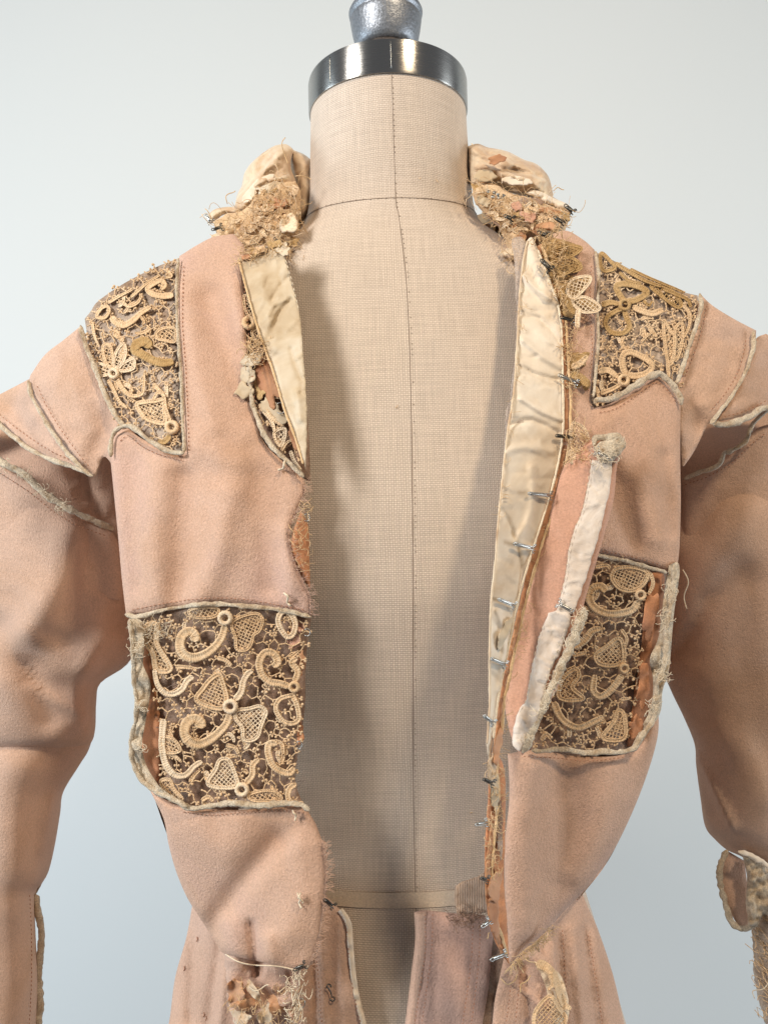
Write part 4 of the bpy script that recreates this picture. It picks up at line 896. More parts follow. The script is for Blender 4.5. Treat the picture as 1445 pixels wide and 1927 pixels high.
# lower right front
R2p = outline([(955, 1418), (1010, 1412), (1100, 1424), (1190, 1412), (1228, 1340), (1238, 1320)], [(1238, 1320), (1236, 1390), (1205, 1490), (1160, 1590), (1120, 1650), (1092, 1684)], [(1092, 1684), (1060, 1716), (1030, 1750), (990, 1786), (958, 1820)], [(958, 1820), (954, 1740), (949, 1660), (950, 1580), (958, 1500), (955, 1418)])
f4 = sheet('front_panel', R2p, jd, WOOL, jacket, off=lambda x, y: WO + .010 * np.clip((1050 - x) / 100, 0, 1), step=7, wob=.0012, wsc=90, seed=26, rnd=.004, rw=7, label='lower right wool front')
stitches(f4, [[(985, 1424), (1040, 1426), (1110, 1432), (1180, 1424)]], jd, WO + .0105, STITCH)
stitches(f4, [[(985, 1424), (1040, 1426), (1110, 1432), (1180, 1424)]], jd, WO + .0018, STITCH)
fuzz(f4, [(1040, 1738), (1010, 1770), (985, 1788), (960, 1818)], jd, WO + .008, THREAD, 90, 9, 1.2, .6)

# ------------------------------------------------------------------ left opening: silk facing, torn strip and lace under it
und = sheet('front_lining', outline([(452, 470), (520, 470), (560, 600), (580, 800), (584, 905)], [(584, 905), (572, 900), (500, 835), (462, 700), (452, 470)]), jd, DARKLIN, jacket, off=.002, label='brown lining in the gap of the left opening')
XF = (430, 440, 4.016)
lgap = outline(T([(100, 420), (160, 560), (230, 780), (330, 1060), (420, 1330), (560, 1780)], *XF), T([(560, 1780), (450, 1680), (250, 1450), (170, 1240), (140, 800), (100, 420)], *XF))
lace_net(und, lgap, jd, .006, 24)
lace_set(und, [('ring', (155, 672), 55, 18), ('leaf', [(120, 470), (170, 500), (220, 640), (170, 640), (125, 560)], 26), ('leaf', [(180, 740), (240, 720), (260, 820), (210, 810)], 26), ('s', [(230, 1290), (280, 1340), (340, 1400), (420, 1450)], 50, 34), ('s', [(260, 1330), (330, 1420), (350, 1500)], 36, 24, 'P'),
 ('leaf', [(350, 1500), (420, 1470), (430, 1520), (400, 1600), (360, 1570)], 28, 'P'), ('s', [(470, 1640), (500, 1720), (550, 1790)], 36, 26, 'P'), ('s', [(400, 1640), (440, 1580), (480, 1560)], 30, 20)], jd, .0065, XF)
for i, (u, v, w_, h_, a, mt) in enumerate([(185, 950, 40, 26, -.5, SILK_O), (150, 1060, 30, 30, .3, SILK_O), (165, 1110, 26, 14, -1.0, SILK_B), (120, 1190, 32, 30, .9, SILK_O), (300, 1120, 34, 90, -.25, SILK_B), (240, 1130, 22, 60, -.1, LACE_O), (330, 1330, 60, 26, .8, SILK_O), (500, 1560, 14, 60, -.35, SILK_B)]):
    x, y = T([(u, v)], *XF)[0]; scrap('torn_scrap', x, y, w_, h_, a, jd, .0122 if i < 4 else .0085, mt, und, 90 + i, bend=.002)
tangle('frayed_threads', outline(T([(120, 850), (280, 820), (300, 960)], *XF), T([(300, 960), (180, 1000), (120, 850)], *XF)), 55, 30, THREAD, und, jd, .014, .004, .6, .4)
def lfd(px, py): return jd(px, py) - .0135 - .006 * np.clip((px - 500) / 80, 0, 1)
facp = outline(T([(75, 185), (160, 145), (250, 112), (335, 78)], *XF), T([(335, 78), (390, 100), (430, 190), (480, 380), (530, 560), (552, 720), (562, 880), (578, 1060), (592, 1300), (594, 1500), (584, 1790)], *XF), T([(584, 1790), (560, 1690), (500, 1530), (430, 1350), (340, 1050), (268, 850), (180, 580), (120, 360), (75, 185)], *XF))
fl = sheet('silk_facing', rough(facp, 1.0, 7, 2), lfd, SILK_O, jacket, wob=.0014, wsc=50, seed=62, step=3.6, thick=.0008, rnd=.0006, folds=creases(facp, 26, -1.0, 38, (2, 4), (.0003, .0011), .6, 5) + [(T([(330, 500), (390, 400), (450, 330)], *XF), 5, -.002), (T([(320, 780), (380, 600), (470, 500)], *XF), 5, -.0025), (T([(470, 870), (510, 1000), (550, 1100)], *XF), 4, -.0015), (T([(250, 300), (300, 600), (340, 850)], *XF), 12, .002), (T([(520, 1200), (540, 1400)], *XF), 7, .002)], label='ochre silk facing strip, left opening')
tangle('frayed_threads', outline([(446, 478), (500, 458), (530, 452)], [(530, 452), (534, 472), (500, 478)], [(500, 478), (456, 496), (446, 478)]), 60, 24, THREAD, fl, lfd, .001, .004, .6, .5)
for i, (x, y, w_, h_, a, mt) in enumerate([(462, 484, 26, 12, -.4, SILK_B), (490, 470, 30, 12, -.3, LACE), (516, 460, 26, 14, -.2, LACE_O), (534, 470, 20, 22, .4, SILK_P), (476, 474, 20, 12, .5, LACE_O)]):
    scrap('torn_scrap', x, y, w_, h_, a, lfd, .002, mt, fl, 600 + i, bend=.002, edge=.3)
cord('rolled_edge', T([(75, 185), (120, 360), (180, 580), (268, 850), (340, 1050), (430, 1350), (500, 1530), (565, 1740)], *XF), 2.2, lfd, .001, THREAD, fl, seed=63)
stitches(fl, [T([(400, 120), (440, 220), (490, 400), (540, 600)], *XF), T([(350, 1080), (440, 1370), (510, 1560), (560, 1720)], *XF)], lfd, .001, PALETH, 6, 5, .8)
# raw orange turn-in below the facing
sheet('turned_edge', outline([(566, 960), (580, 990), (582, 1040), (584, 1110)], [(584, 1110), (568, 1085), (552, 1050), (548, 1015), (566, 960)]), jd, ORANGE, f1, off=.006, wob=.002)
tangle('frayed_threads', outline([(556, 950), (584, 960), (586, 1100)], [(586, 1100), (560, 1060), (556, 950)]), 40, 22, THREAD, f1, jd, .010, .003, .6)

# ------------------------------------------------------------------ right opening
XF = (930, 430, 4.1)
def rfd(px, py):
    py = np.asarray(py, float); q = np.interp(py, [440, 700, 900, 1100, 1300, 1560], [985, 968, 948, 928, 921, 912])
    return jd(px, py) - .012 - np.interp(py, [440, 600, 800, 1000, 1400, 1800], [.001, .003, .012, .020, .036, .036]) * np.clip(1 - (px - q) / 110, 0, 1.2)
# sheer net edge to the left of the facing
netp = rough(outline([(962, 450), (968, 520), (972, 600), (966, 700), (950, 800), (946, 880)], [(946, 880), (975, 880), (990, 700), (992, 520), (985, 450), (962, 450)]), 3, 18, 5)
nt_ = sheet('sheer_edge', netp, rfd, NET, jacket, off=-.003, wob=.003, thick=.0003, rnd=0, label='sheer grey net edge showing beside the right facing')
facr = outline([(992, 452), (1000, 446), (1012, 470), (1030, 520), (1048, 570), (1056, 620), (1058, 700), (1059, 800), (1052, 860)], [(1052, 860), (1038, 920), (1018, 985), (1000, 1040), (982, 1100), (968, 1160), (952, 1240), (938, 1310), (928, 1390), (922, 1440)],
               [(922, 1440), (915, 1400), (921, 1320), (921, 1240), (923, 1150), (932, 1050), (938, 970), (946, 890), (954, 820), (966, 740), (972, 660), (977, 560), (983, 500), (992, 452)])
fr = sheet('silk_facing', rough(facr, 1.0, 7, 3), rfd, SILK, jacket, wob=.0012, wsc=40, seed=72, step=3.6, thick=.0008, rnd=.0006,
   folds=creases(facr, 60, .45, 46, (2, 5), (.0002, .0008), .6, 6) + [([(985, 520), (1010, 545), (1048, 570)], 6, .003), ([(980, 590), (1015, 600), (1052, 640)], 5, -.0025), ([(985, 640), (1020, 670), (1055, 690)], 7, .003), ([(978, 690), (1010, 705), (1050, 715)], 4, -.002), ([(980, 750), (1020, 775), (1058, 790)], 5, .0025), ([(960, 800), (1000, 790), (1050, 815)], 5, -.0025), ([(1000, 470), (1030, 560)], 8, .002), ([(950, 850), (990, 840), (1040, 850)], 8, .002), ([(940, 960), (965, 1000), (985, 1090)], 5, -.002), ([(935, 1150), (950, 1200), (940, 1300)], 6, .002), ([(1000, 880), (1000, 960), (970, 1020)], 7, .0022)], label='cream silk facing strip, right opening')
cord('rolled_edge', [(992, 452), (983, 500), (977, 560), (972, 660), (966, 740), (954, 820), (946, 890), (938, 970), (932, 1050), (923, 1150), (921, 1240), (921, 1320), (916, 1400)], 2.4, rfd, .001, SILK_P, fr, seed=73)
cord('rolled_edge', [(1012, 470), (1030, 520), (1048, 570), (1056, 620), (1058, 700), (1059, 800), (1052, 860), (1038, 920), (1018, 985), (1000, 1040), (982, 1100), (968, 1160), (952, 1240), (938, 1310), (928, 1390)], 2.4, rfd, .001, PALETH, fr, seed=74)
fuzz(fr, [(983, 500), (972, 660), (966, 740), (954, 820), (946, 890), (938, 970)], rfd, .003, THREAD, 26, 20, .6, .5, 'loose_threads', curl=.9)
# brown bias tape along the facing
btp = [(1012, 462), (1034, 510), (1054, 562), (1062, 640), (1066, 730), (1068, 800), (1060, 870), (1044, 930), (1026, 990), (1006, 1050), (990, 1110), (976, 1170), (960, 1240), (946, 1310), (936, 1390), (930, 1440), (934, 1500), (928, 1560), (920, 1640), (922, 1700), (938, 1760), (950, 1800)]
def strip(pts, w, step=6):
    q = spl(pts, step); n = np.gradient(q, axis=0); n = np.stack([n[:, 1], -n[:, 0]], 1); n /= np.linalg.norm(n, axis=1)[:, None]
    w = np.interp(np.linspace(0, 1, len(q)), np.linspace(0, 1, len(w)), w)[:, None] if not np.isscalar(w) else w
    return np.vstack([q + n * w / 2, (q - n * w / 2)[::-1]])
bt = sheet('bias_tape', rough(strip(btp, [14, 16, 15, 16, 14, 13, 12, 15, 14]), 1.3, 10, 8), rfd, SILK_B, jacket, off=-.0015, wob=.002, wsc=14, seed=75, step=4, label='frayed rust bias tape along the right opening')
cord('rolled_edge', [(x + 5, y) for x, y in btp], 3.0, rfd, .0, THREAD, bt, seed=76, wave=2)
fuzz(bt, [(x + 8, y) for x, y in btp[3:-3]], rfd, .001, THREAD, 120, 9, 0, .5, jit=1.6, curl=.8)
# lower opening, orange lining strip
ol = sheet('lining_strip', rough(outline([(920, 1430), (936, 1420), (950, 1460), (950, 1560), (948, 1660), (954, 1740), (958, 1815)], [(958, 1815), (940, 1790), (922, 1745), (913, 1680), (912, 1600), (918, 1500), (920, 1430)]), 1.5, 12, 9), rfd, ORANGE, jacket, off=-.004, wob=.004, wsc=22, seed=77, step=5, label='faded orange silk lining showing at the lower right opening')
for i, (x, y, w_, h_, a, mt) in enumerate([(926, 1450, 20, 60, .1, SILK_P), (932, 1500, 16, 90, -.05, SILK_O), (932, 1670, 22, 60, .2, SILK_B), (928, 1720, 24, 90, -.1, SILK_B), (941, 1560, 10, 120, 0, DARKLIN), (950, 1190, 16, 60, .4, SILK_O), (938, 1400, 14, 70, .2, SILK_B)]):
    scrap('silk_remnant', x, y, w_, h_, a, rfd, .002, mt, ol, 110 + i, bend=.004)
tangle('frayed_threads', strip([(926, 1430), (932, 1500), (925, 1560), (930, 1640)], 16), 60, 24, THREAD, ol, rfd, .003, .003, .6)
# lace scraps above the right opening
sl_ = sheet('lace_remnant', rough(outline(T([(430, 60), (640, 130), (650, 200), (540, 240), (670, 260), (640, 330), (560, 360), (720, 370), (740, 420), (690, 480), (700, 540), (800, 580), (790, 640), (660, 640), (600, 700), (520, 660), (480, 560), (400, 300), (360, 120), (430, 60)], *XF)), 1.5, 8, 14), jd, LACE_O, jacket, off=.0125, wob=.004, wsc=14, seed=81, step=4, label='torn ochre lace remnant at the top of the right opening')
lace_set(sl_, [('leaf', [(440, 170), (560, 130), (670, 150), (600, 210), (480, 240)], 26, 'O'), ('leaf', [(450, 250), (600, 230), (670, 300), (600, 330), (560, 280), (480, 300)], 26, 'O'), ('leaf', [(560, 480), (610, 390), (730, 370), (730, 420), (660, 500), (600, 540)], 26, 'P'), ('leaf', [(600, 560), (700, 530), (810, 600), (780, 640), (670, 640)], 26, 'P'),
 ('s', [(650, 620), (640, 700), (640, 770)], 50, 44, 'P'), ('s', [(500, 480), (560, 560), (610, 660)], 60, 50, 'O'), ('s', [(480, 320), (540, 350), (620, 310)], 30, 24, 'O')], jd, .0175, XF)
rem2 = sheet('lace_remnant', rough(outline(T([(560, 970), (680, 950), (740, 970), (720, 1040), (660, 1100), (740, 1180), (720, 1240), (620, 1250), (560, 1120), (560, 970)], *XF)), 2.5, 7, 15), jd, LACE_O, jacket, off=.011, wob=.004, wsc=12, seed=82, step=4, label='brown torn lace remnant beside the third and fourth hooks')
lace_set(rem2, [('s', [(600, 1070), (660, 1040), (720, 980)], 60, 40), ('s', [(590, 1120), (660, 1160), (720, 1220)], 70, 40, 'O')], jd, .013, XF)
rem3p = [(560, 1560), (600, 1510), (680, 1530), (720, 1600), (720, 1680), (760, 1700), (750, 1800), (640, 1830), (570, 1850), (560, 1780)]
rem3 = MB(); leaf_motif(rem3, T(rem3p[1:5] + [(690, 1720), (600, 1700)], *XF), jd, .016, 5.5, 5.5)
tape_motif(rem3, T([(570, 1730), (640, 1740), (740, 1720)], *XF), 22, 16, jd, .016); tape_motif(rem3, T([(580, 1790), (650, 1800), (730, 1780)], *XF), 18, 14, jd, .0165)
r3 = rem3.build('lace_remnant', LACE_P, jacket, label='pale lace remnant beside the top of the folded placket')
tangle('frayed_threads', np.array(T(rem3p, *XF)), 60, 26, THREAD, r3, jd, .018, .004, .6)
tangle('frayed_threads', outline(T([(300, 20), (520, 60), (560, 300)], *XF), T([(560, 300), (560, 640), (480, 560)], *XF), T([(480, 560), (380, 300), (300, 20)], *XF)), 90, 26, THREAD, sl_, jd, .017, .006, .8)
tangle('frayed_threads', outline(T([(540, 700), (640, 760), (640, 950)], *XF), T([(640, 950), (600, 1240), (540, 1250)], *XF), T([(540, 1250), (540, 700)], *XF)), 60, 26, THREAD, rem2, jd, .014, .004, .6)

# folded-back placket with ribbon
XF = (860, 780, 2.92)
def pld(px, py):
    q = np.interp(np.asarray(py, float), [820, 1060, 1210, 1420], [1166, 1120, 1078, 990])
    return jd(px, py) - .016 - .012 * np.clip(1 - np.abs(px - q) / 90, 0, 1)
plk = outline([(1100, 836), (1118, 822), (1140, 826), (1166, 824)], [(1166, 824), (1170, 835), (1160, 880), (1154, 940), (1138, 1000), (1118, 1070), (1100, 1130), (1098, 1145)], [(1098, 1145), (1078, 1210), (1050, 1290), (1018, 1350), (990, 1410), (982, 1422)],
              [(982, 1422), (966, 1400), (950, 1330), (955, 1250), (985, 1130), (1010, 1050), (1040, 950), (1060, 880), (1100, 836)])
pk = sheet('folded_placket', plk, pld, WOOL_R, jacket, wob=.001, wsc=50, seed=85, rnd=.002, label='folded back pink placket with cream ribbon')
rb1 = outline(T([(740, 250), (800, 255), (846, 262), (840, 400), (815, 500), (790, 620), (760, 720), (735, 800), (700, 920), (660, 1030)], *XF), T([(660, 1030), (640, 1090), (580, 1110), (540, 1090)], *XF), T([(540, 1090), (565, 1000), (590, 900), (610, 760), (640, 640), (675, 560), (700, 470), (718, 380), (740, 250)], *XF))
rb1 = rough(rb1, 2.2, 9, 4)
ra = sheet('ribbon', rb1, pld, SILK_R, pk, off=.0022, wob=.0006, wsc=16, folds=creases(rb1, 16, .5, 26, (1.6, 3), (.0003, .0009), .8, 3), seed=86, step=4, thick=.0006, rnd=.0005, label='upper cream ribbon on the placket')
rb2 = outline(T([(500, 1090), (560, 1080), (620, 1100), (610, 1180), (580, 1270), (530, 1380), (490, 1480), (470, 1560), (440, 1680), (390, 1760), (345, 1850)], *XF), T([(345, 1850), (315, 1830), (300, 1780), (335, 1640), (380, 1560), (400, 1440), (440, 1260), (470, 1160), (500, 1090)], *XF))
rb2 = rough(rb2, 2.6, 9, 5)
rbb = sheet('ribbon', rb2, pld, SILK_R, pk, off=.0024, wob=.0010, wsc=18, folds=creases(rb2, 22, .6, 28, (1.6, 3), (.0003, .0012), .9, 4), seed=87, step=4, thick=.0006, rnd=.0005, label='lower cream ribbon on the placket')
stitches(rbb, [T([(470, 1160), (440, 1260), (400, 1440), (380, 1560), (345, 1640)], *XF), T([(590, 1180), (540, 1320), (480, 1460)], *XF)], pld, .0034, PALETH, 8, 5, .8)
stitches(ra, [T([(738, 260), (716, 380), (700, 470), (674, 560), (640, 640), (612, 760), (590, 900), (566, 1000)], *XF)], pld, .0034, PALETH, 8, 5, .8)
cord('piping', T([(700, 1060), (690, 1110), (650, 1200), (600, 1330), (545, 1440), (500, 1540), (480, 1600), (420, 1720), (360, 1860)], *XF), 11, pld, .0012, VELVET, pk, seed=88, var=.35, wave=4)
cord('piping', T([(750, 170), (760, 130), (820, 125), (880, 130), (895, 170), (860, 220), (835, 240)], *XF), 11, pld, .003, VELVET, pk, seed=89, var=.35)
pillow('velvet_tuft', outline(T([(745, 180), (800, 140), (890, 135), (890, 200), (850, 260), (780, 262), (745, 180)], *XF)), lambda x, y: pld(x, y) - .001, .004, VELVET, pk, rad=12, step=3.5, wob=.0015, wsc=12, fine=.0006, fsc=5)
tangle('frayed_threads', outline(T([(740, 180), (880, 150), (850, 290)], *XF), T([(850, 290), (760, 290), (740, 180)], *XF)), 50, 20, PALETH, pk, pld, .010, .003, .6)
glints(pk, T([(690, 1080), (600, 1290), (490, 1560), (380, 1760)], *XF), 10, pld, .008)

# ------------------------------------------------------------------ hooks and eyes
def hook(parent, p0, p1, dfn, off, mat, wpx=6.5, r=1.15, lab=None):
    m = MB(); a = np.array(p0, float); b = np.array(p1, float); t = (b - a) / np.hypot(*(b - a)); n = np.array([-t[1], t[0]]); L = np.hypot(*(b - a))
    path = []; lift = []
    h = wpx / 2
    # loop at the sewn end, along, round tip, back
    for k in range(7): th = math.pi * (.25 + 1.5 * k / 6); path.append(b + t * (3 + 3 * math.cos(th)) * 1 + n * (h + 2.2 + 3 * math.sin(th)) ); lift.append(0)
    path.append(b + n * h * .8); lift.append(.0004)
    for k in range(1, 6): path.append(b + (a - b) * k / 6 + n * h * .8); lift.append(.0009)
    for k in range(7): th = -math.pi * k / 6; path.append(a + n * h * .8 * math.cos(th) + t * h * math.sin(th)); lift.append(.0012)
    for k in range(5, 0, -1): path.append(b + (a - b) * k / 6 - n * h * .8); lift.append(.0009)
    path.append(b - n * h * .8); lift.append(.0004)
    for k in range(7): th = -math.pi * (.25 + 1.5 * k / 6); path.append(b + t * (3 + 3 * math.cos(th)) + n * (-(h + 2.2) + 3 * math.sin(th))); lift.append(0)
    p, d = to3(np.array(path), dfn, off); p[:, 1] -= np.array(lift)
    m.tube(p, .9 * r * d / F, 7)
    # the bill: doubled wire lying over the middle
    q = [a + t * 1, a + t * 3, a + (b - a) * .35, a + (b - a) * .75, b]
    p2, d2 = to3(np.array(q), dfn, off + .0016); m.tube(p2, np.array([1.6, 2.3, 2.3, 2.1, 1.4]) * r * d2 / F, 10)
    return m.build('hook', mat, parent, label=lab)
XA = (930, 430, 4.1); XB = (860, 780, 2.92); XC = (760, 1400, 3.284); XD = (860, 250, 4.98)
for (xf, u, v, mt, fn) in [(XA, (375, 258), (425, 305), HOOK_D, jd), (XA, (515, 690), (600, 710), HOOK_D, rfd), (XA, (500, 1135), (625, 1190), HOOK, rfd), (XA, (480, 1600), (600, 1612), HOOK_D, rfd),
        (XB, (395, 435), (510, 445), HOOK, rfd), (XB, (315, 710), (415, 735), HOOK, rfd), (XB, (230, 1015), (310, 1048), HOOK, rfd), (XB, (190, 1340), (262, 1372), HOOK, rfd), (XB, (150, 1655), (195, 1690), HOOK, rfd),
        (XC, (495, 215), (545, 240), HOOK_D, rfd), (XC, (448, 492), (500, 485), HOOK, rfd), (XC, (480, 825), (510, 835), HOOK_D, rfd), (XC, (484, 1120), (520, 1095), HOOK, rfd), (XC, (540, 1325), (620, 1296), HOOK, rfd)]:
    hk = hook(fr if fn is rfd else sl_, T([u], *xf)[0], T([v], *xf)[0], fn, .022 if fn is jd else (.003 if not xf is XC else .008), mt)
for u, v in (((828, 245), (770, 205)), ((625, 1075), (560, 1040))): hook(pk, T([u], *XB)[0], T([v], *XB)[0], pld, .008 if v[1] < 500 else .005, HOOK, 8)
def eye(parent, c, rr, dfn, off, mat=None):
    m = MB(); pts = [(c[0] + rr * math.cos(t), c[1] + rr * 1.15 * math.sin(t)) for t in np.linspace(-2.3, 2.3, 14)]
    pts = [(c[0] - rr * .9 + 2.5 * math.cos(t) - 1, c[1] + rr * 1.05 + 2.5 * math.sin(t)) for t in np.linspace(3, -1.5, 5)][:0] + pts
    p, d = to3(np.array(pts), dfn, off); m.tube(p, .95 * d / F, 6)
    return m.build('eye', mat or HOOK, parent)
for c in ((577, 974), (578, 1190), (563, 1402)): eye(f1 if c[1] < 1150 else l3, c, 6, jd, .0115)
eye(und, (528, 768), 9, jd, .010); eye(pep, (566, 1888), 8, pd_, .02)
hook(f2, (612, 1692), (626, 1704), jd, .018, HOOK_D)
hook(pep, (556, 1822), (572, 1816), jd, .024, HOOK_D)

# fibres and a rust speck caught on the linen
for (z, th, k) in ((.222, .30, 3), (.223, .52, 2), (.062, -.01, 2), (-.19, .30, 3)):
    m = MB(); c = np.array(form_pt(z, th, .0006))
    for _ in range(k):
        a = random.uniform(0, 6); m.tube([c, c + np.array([.0012 * math.cos(a), -.0002, .0012 * math.sin(a)]), c + np.array([.002 * math.cos(a + .4), 0, .0026 * math.sin(a + .4)])], .00018, 4); break
    m.build('lint', THREAD, torso)

# ------------------------------------------------------------------ collar, left half
XF = (360, 240, 5.56)
cld = lambda x, y: .548 - .00010 * (np.asarray(y) - 300) + 0 * np.asarray(x)
inner = pillow('collar', outline(T([(1030, 220), (1110, 250), (1180, 280), (1255, 340)], *XF), T([(1255, 340), (1280, 600), (1260, 850), (1150, 1000), (1090, 1100)], *XF), T([(1090, 1100), (1080, 700), (1040, 400), (1030, 220)], *XF)), .560, .014, SILK_P, jacket, rad=22, step=5, wob=.004, seed=91, label='left end of the worn standing collar, inner fold')
c1o = None
c1 = pillow('collar', rough(outline(T([(450, 840), (475, 720), (530, 610), (560, 480), (620, 380), (720, 290), (850, 200), (960, 172), (1040, 200), (1075, 240)], *XF), T([(1075, 240), (1045, 340), (1050, 440), (1090, 560), (1060, 700)], *XF), T([(1060, 700), (800, 800), (560, 900), (450, 840)], *XF)), 1, 12, 3), cld, .022, SILK_P, jacket, rad=42, step=3.2, wob=.003, wsc=18, seed=92,
    folds=creases(T([(480, 820), (620, 400), (950, 190), (1040, 240), (1040, 500), (800, 700)], *XF), 14, -.8, 60, (3, 6), (.0008, .0026), .3, 7) + [(T([(560, 620), (700, 480), (900, 380)], *XF), 4, .003), (T([(640, 430), (800, 300), (950, 330)], *XF), 4, -.003), (T([(550, 760), (680, 620), (760, 560), (1000, 520)], *XF), 5, .004), (T([(820, 280), (930, 320)], *XF), 3, .003), (T([(1050, 260), (1060, 400)], *XF), 4, -.003)], label='left half of the worn silk collar')
for i, (u, v, w_, h_, a, mt) in enumerate([(720, 590, 60, 18, -.6, SILK), (600, 720, 34, 20, -.8, SILK)]):
    x, y = T([(u, v)], *XF)[0]; scrap('torn_scrap', x, y, w_, h_, a, lambda x, y: cld(x, y) - .0215, .002, mt, c1, 500 + i, bend=.001, edge=.12)
fp = pillow('collar_flap', outline(T([(155, 950), (200, 890), (260, 850), (400, 828), (500, 850), (570, 850)], *XF), T([(570, 850), (480, 905), (350, 910), (250, 975), (215, 1005), (155, 950)], *XF)), .530, .006, SILK_P, c1, rad=10, step=3.5, wob=.003, wsc=12, seed=93, back=.3)
tpoly = outline(T([(235, 985), (350, 915), (560, 850), (690, 690), (900, 570), (1090, 560)], *XF), T([(1090, 560), (1150, 700), (1130, 950), (1120, 1100), (1080, 1200), (1075, 1420), (1040, 1480)], *XF), T([(1040, 1480), (960, 1330), (850, 1240), (680, 1300), (500, 1350), (430, 1370), (330, 1280), (270, 1120), (235, 985)], *XF))
ctd = lambda x, y: .528 - .00012 * (np.asarray(y) - 340) + 0 * np.asarray(x)
rag = pillow('lace_rags', tpoly, ctd, .014, LACE, jacket, rad=20, step=3.2, wob=.0045, wsc=17, fine=.0010, fsc=5, seed=94, frayed=2.5, label='shredded lace and silk clump under the left collar')
ctf = lambda x, y: ctd(x, y) - .012
tangle('frayed_threads', tpoly, 170, 50, THREAD, rag, ctf, .003, .005, .5, .42)
tangle('pale_threads', tpoly, 70, 46, LACE_P, rag, ctf, .003, .005, .6, .4)
lace_fill(rag, tpoly, 34, ctf, .0035, 71)
for i in range(16):
    while True:
        x, y = random.uniform(395, 560), random.uniform(345, 480)
        if inside(np.array([x]), np.array([y]), tpoly)[0]: break
    scrap('torn_scrap', x, y, random.uniform(16, 44), random.uniform(10, 24), random.uniform(-1.2, .4), ctf, random.uniform(.0, .005), random.choice([LACE, LACE_O, SILK_P, SILK_B, LACE_P, LACE]), rag, 200 + i, random.uniform(-.004, .004), random.uniform(-.004, .004), .0022, .3)
scrap('torn_scrap', *T([(830, 640)], *XF)[0], 44, 18, -.35, ctf, .002, SILK_O, rag, 141); scrap('torn_scrap', *T([(1030, 1010)], *XF)[0], 34, 36, .3, ctf, .009, LACE_P, rag, 142, bend=.006)
threads('loose_threads', [T(p, *XF) for p in ([(985, 105), (955, 170), (960, 230), (985, 300), (1010, 370)], [(1090, 510), (1160, 520), (1220, 510), (1250, 540)], [(1130, 750), (1190, 790), (1180, 830), (1120, 850)], [(880, 380), (930, 460)], [(380, 800), (370, 730), (400, 680), (460, 660)], [(145, 850), (190, 900), (220, 980)], [(1080, 920), (1130, 930), (1120, 980)])], THREAD, rag, .8, dfn=lambda x, y: .512 + 0 * x)
for (u, v, w_, z_, mt) in ((230, 1075, 310, 1045, HOOK_D), (345, 1265, 430, 1300, HOOK_D), (380, 1230, 420, 1200, HOOK_D), (165, 930, 200, 975, HOOK), (880, 1170, 925, 1220, HOOK_D)):
    hook(rag, T([(u, v)], *XF)[0], T([(w_, z_)], *XF)[0], ctf, .008, mt, 5, .9)

# ------------------------------------------------------------------ collar, right half
XF = (860, 250, 4.98)
crd = lambda x, y: .545 - .00010 * (np.asarray(y) - 300) + 0 * np.asarray(x)
c2 = pillow('collar', rough(outline(T([(98, 128), (150, 108), (200, 105), (300, 140), (430, 160), (540, 205), (640, 255), (740, 290), (820, 360), (870, 440), (888, 520), (900, 600)], *XF), T([(900, 600), (960, 640), (900, 690), (780, 640), (640, 600), (500, 560), (380, 500), (250, 520), (120, 490)], *XF), T([(120, 490), (108, 300), (98, 128)], *XF)), 1, 12, 5), crd, .023, SILK_P, jacket, rad=44, step=3.2, wob=.003, wsc=18, seed=95,
    folds=creases(T([(150, 130), (430, 170), (740, 300), (880, 520), (780, 620), (380, 480), (180, 460)], *XF), 16, .55, 60, (3, 6), (.0008, .0026), .35, 8) + [(T([(180, 330), (260, 315), (380, 350), (520, 400)], *XF), 4, .004), (T([(420, 400), (560, 440), (720, 400), (820, 460)], *XF), 6, .004), (T([(300, 200), (420, 230), (560, 260)], *XF), 5, -.003), (T([(480, 520), (640, 500), (800, 560)], *XF), 5, -.003)], label='right half of the worn silk collar')
for i, (u, v, w_, h_, a, mt) in enumerate([(260, 400, 40, 26, .1, SILK_O), (570, 450, 56, 18, .1, SILK)]):
    x, y = T([(u, v)], *XF)[0]; scrap('torn_scrap', x, y, w_, h_, a, lambda x, y: crd(x, y) - .0225, .002, mt, c2, 520 + i, bend=.001, edge=.12)
pillow('collar_flap', outline(T([(640, 560), (740, 530), (900, 610), (1020, 660), (1080, 720), (1060, 770), (1040, 745), (900, 700), (780, 640), (640, 560)], *XF)), .524, .008, SILK, c2, rad=10, step=3.5, wob=.004, wsc=10, seed=96, back=.3)
tpr = outline(T([(128, 490), (250, 470), (380, 490), (500, 560), (640, 600), (800, 650), (920, 700), (1050, 745)], *XF), T([(1050, 745), (1040, 830), (1020, 880), (980, 1010), (900, 1060), (800, 1010), (740, 960), (660, 950), (610, 1090), (580, 1280)], *XF), T([(580, 1280), (510, 1200), (440, 1000), (380, 880), (260, 760), (165, 650), (128, 490)], *XF))
crt = lambda x, y: .526 - .00013 * (np.asarray(y) - 340) + 0 * np.asarray(x)
rag2 = pillow('lace_rags', tpr, crt, .014, LACE, jacket, rad=20, step=3.2, wob=.0045, wsc=17, fine=.0010, fsc=5, seed=97, frayed=2.5, label='shredded lace and silk clump under the right collar')
crf = lambda x, y: crt(x, y) - .012
tangle('frayed_threads', tpr, 140, 50, THREAD, rag2, crf, .003, .005, .5, .42)
tangle('pale_threads', tpr, 50, 46, LACE_P, rag2, crf, .003, .005, .6, .4)
lace_fill(rag2, tpr, 30, crf, .0035, 72)
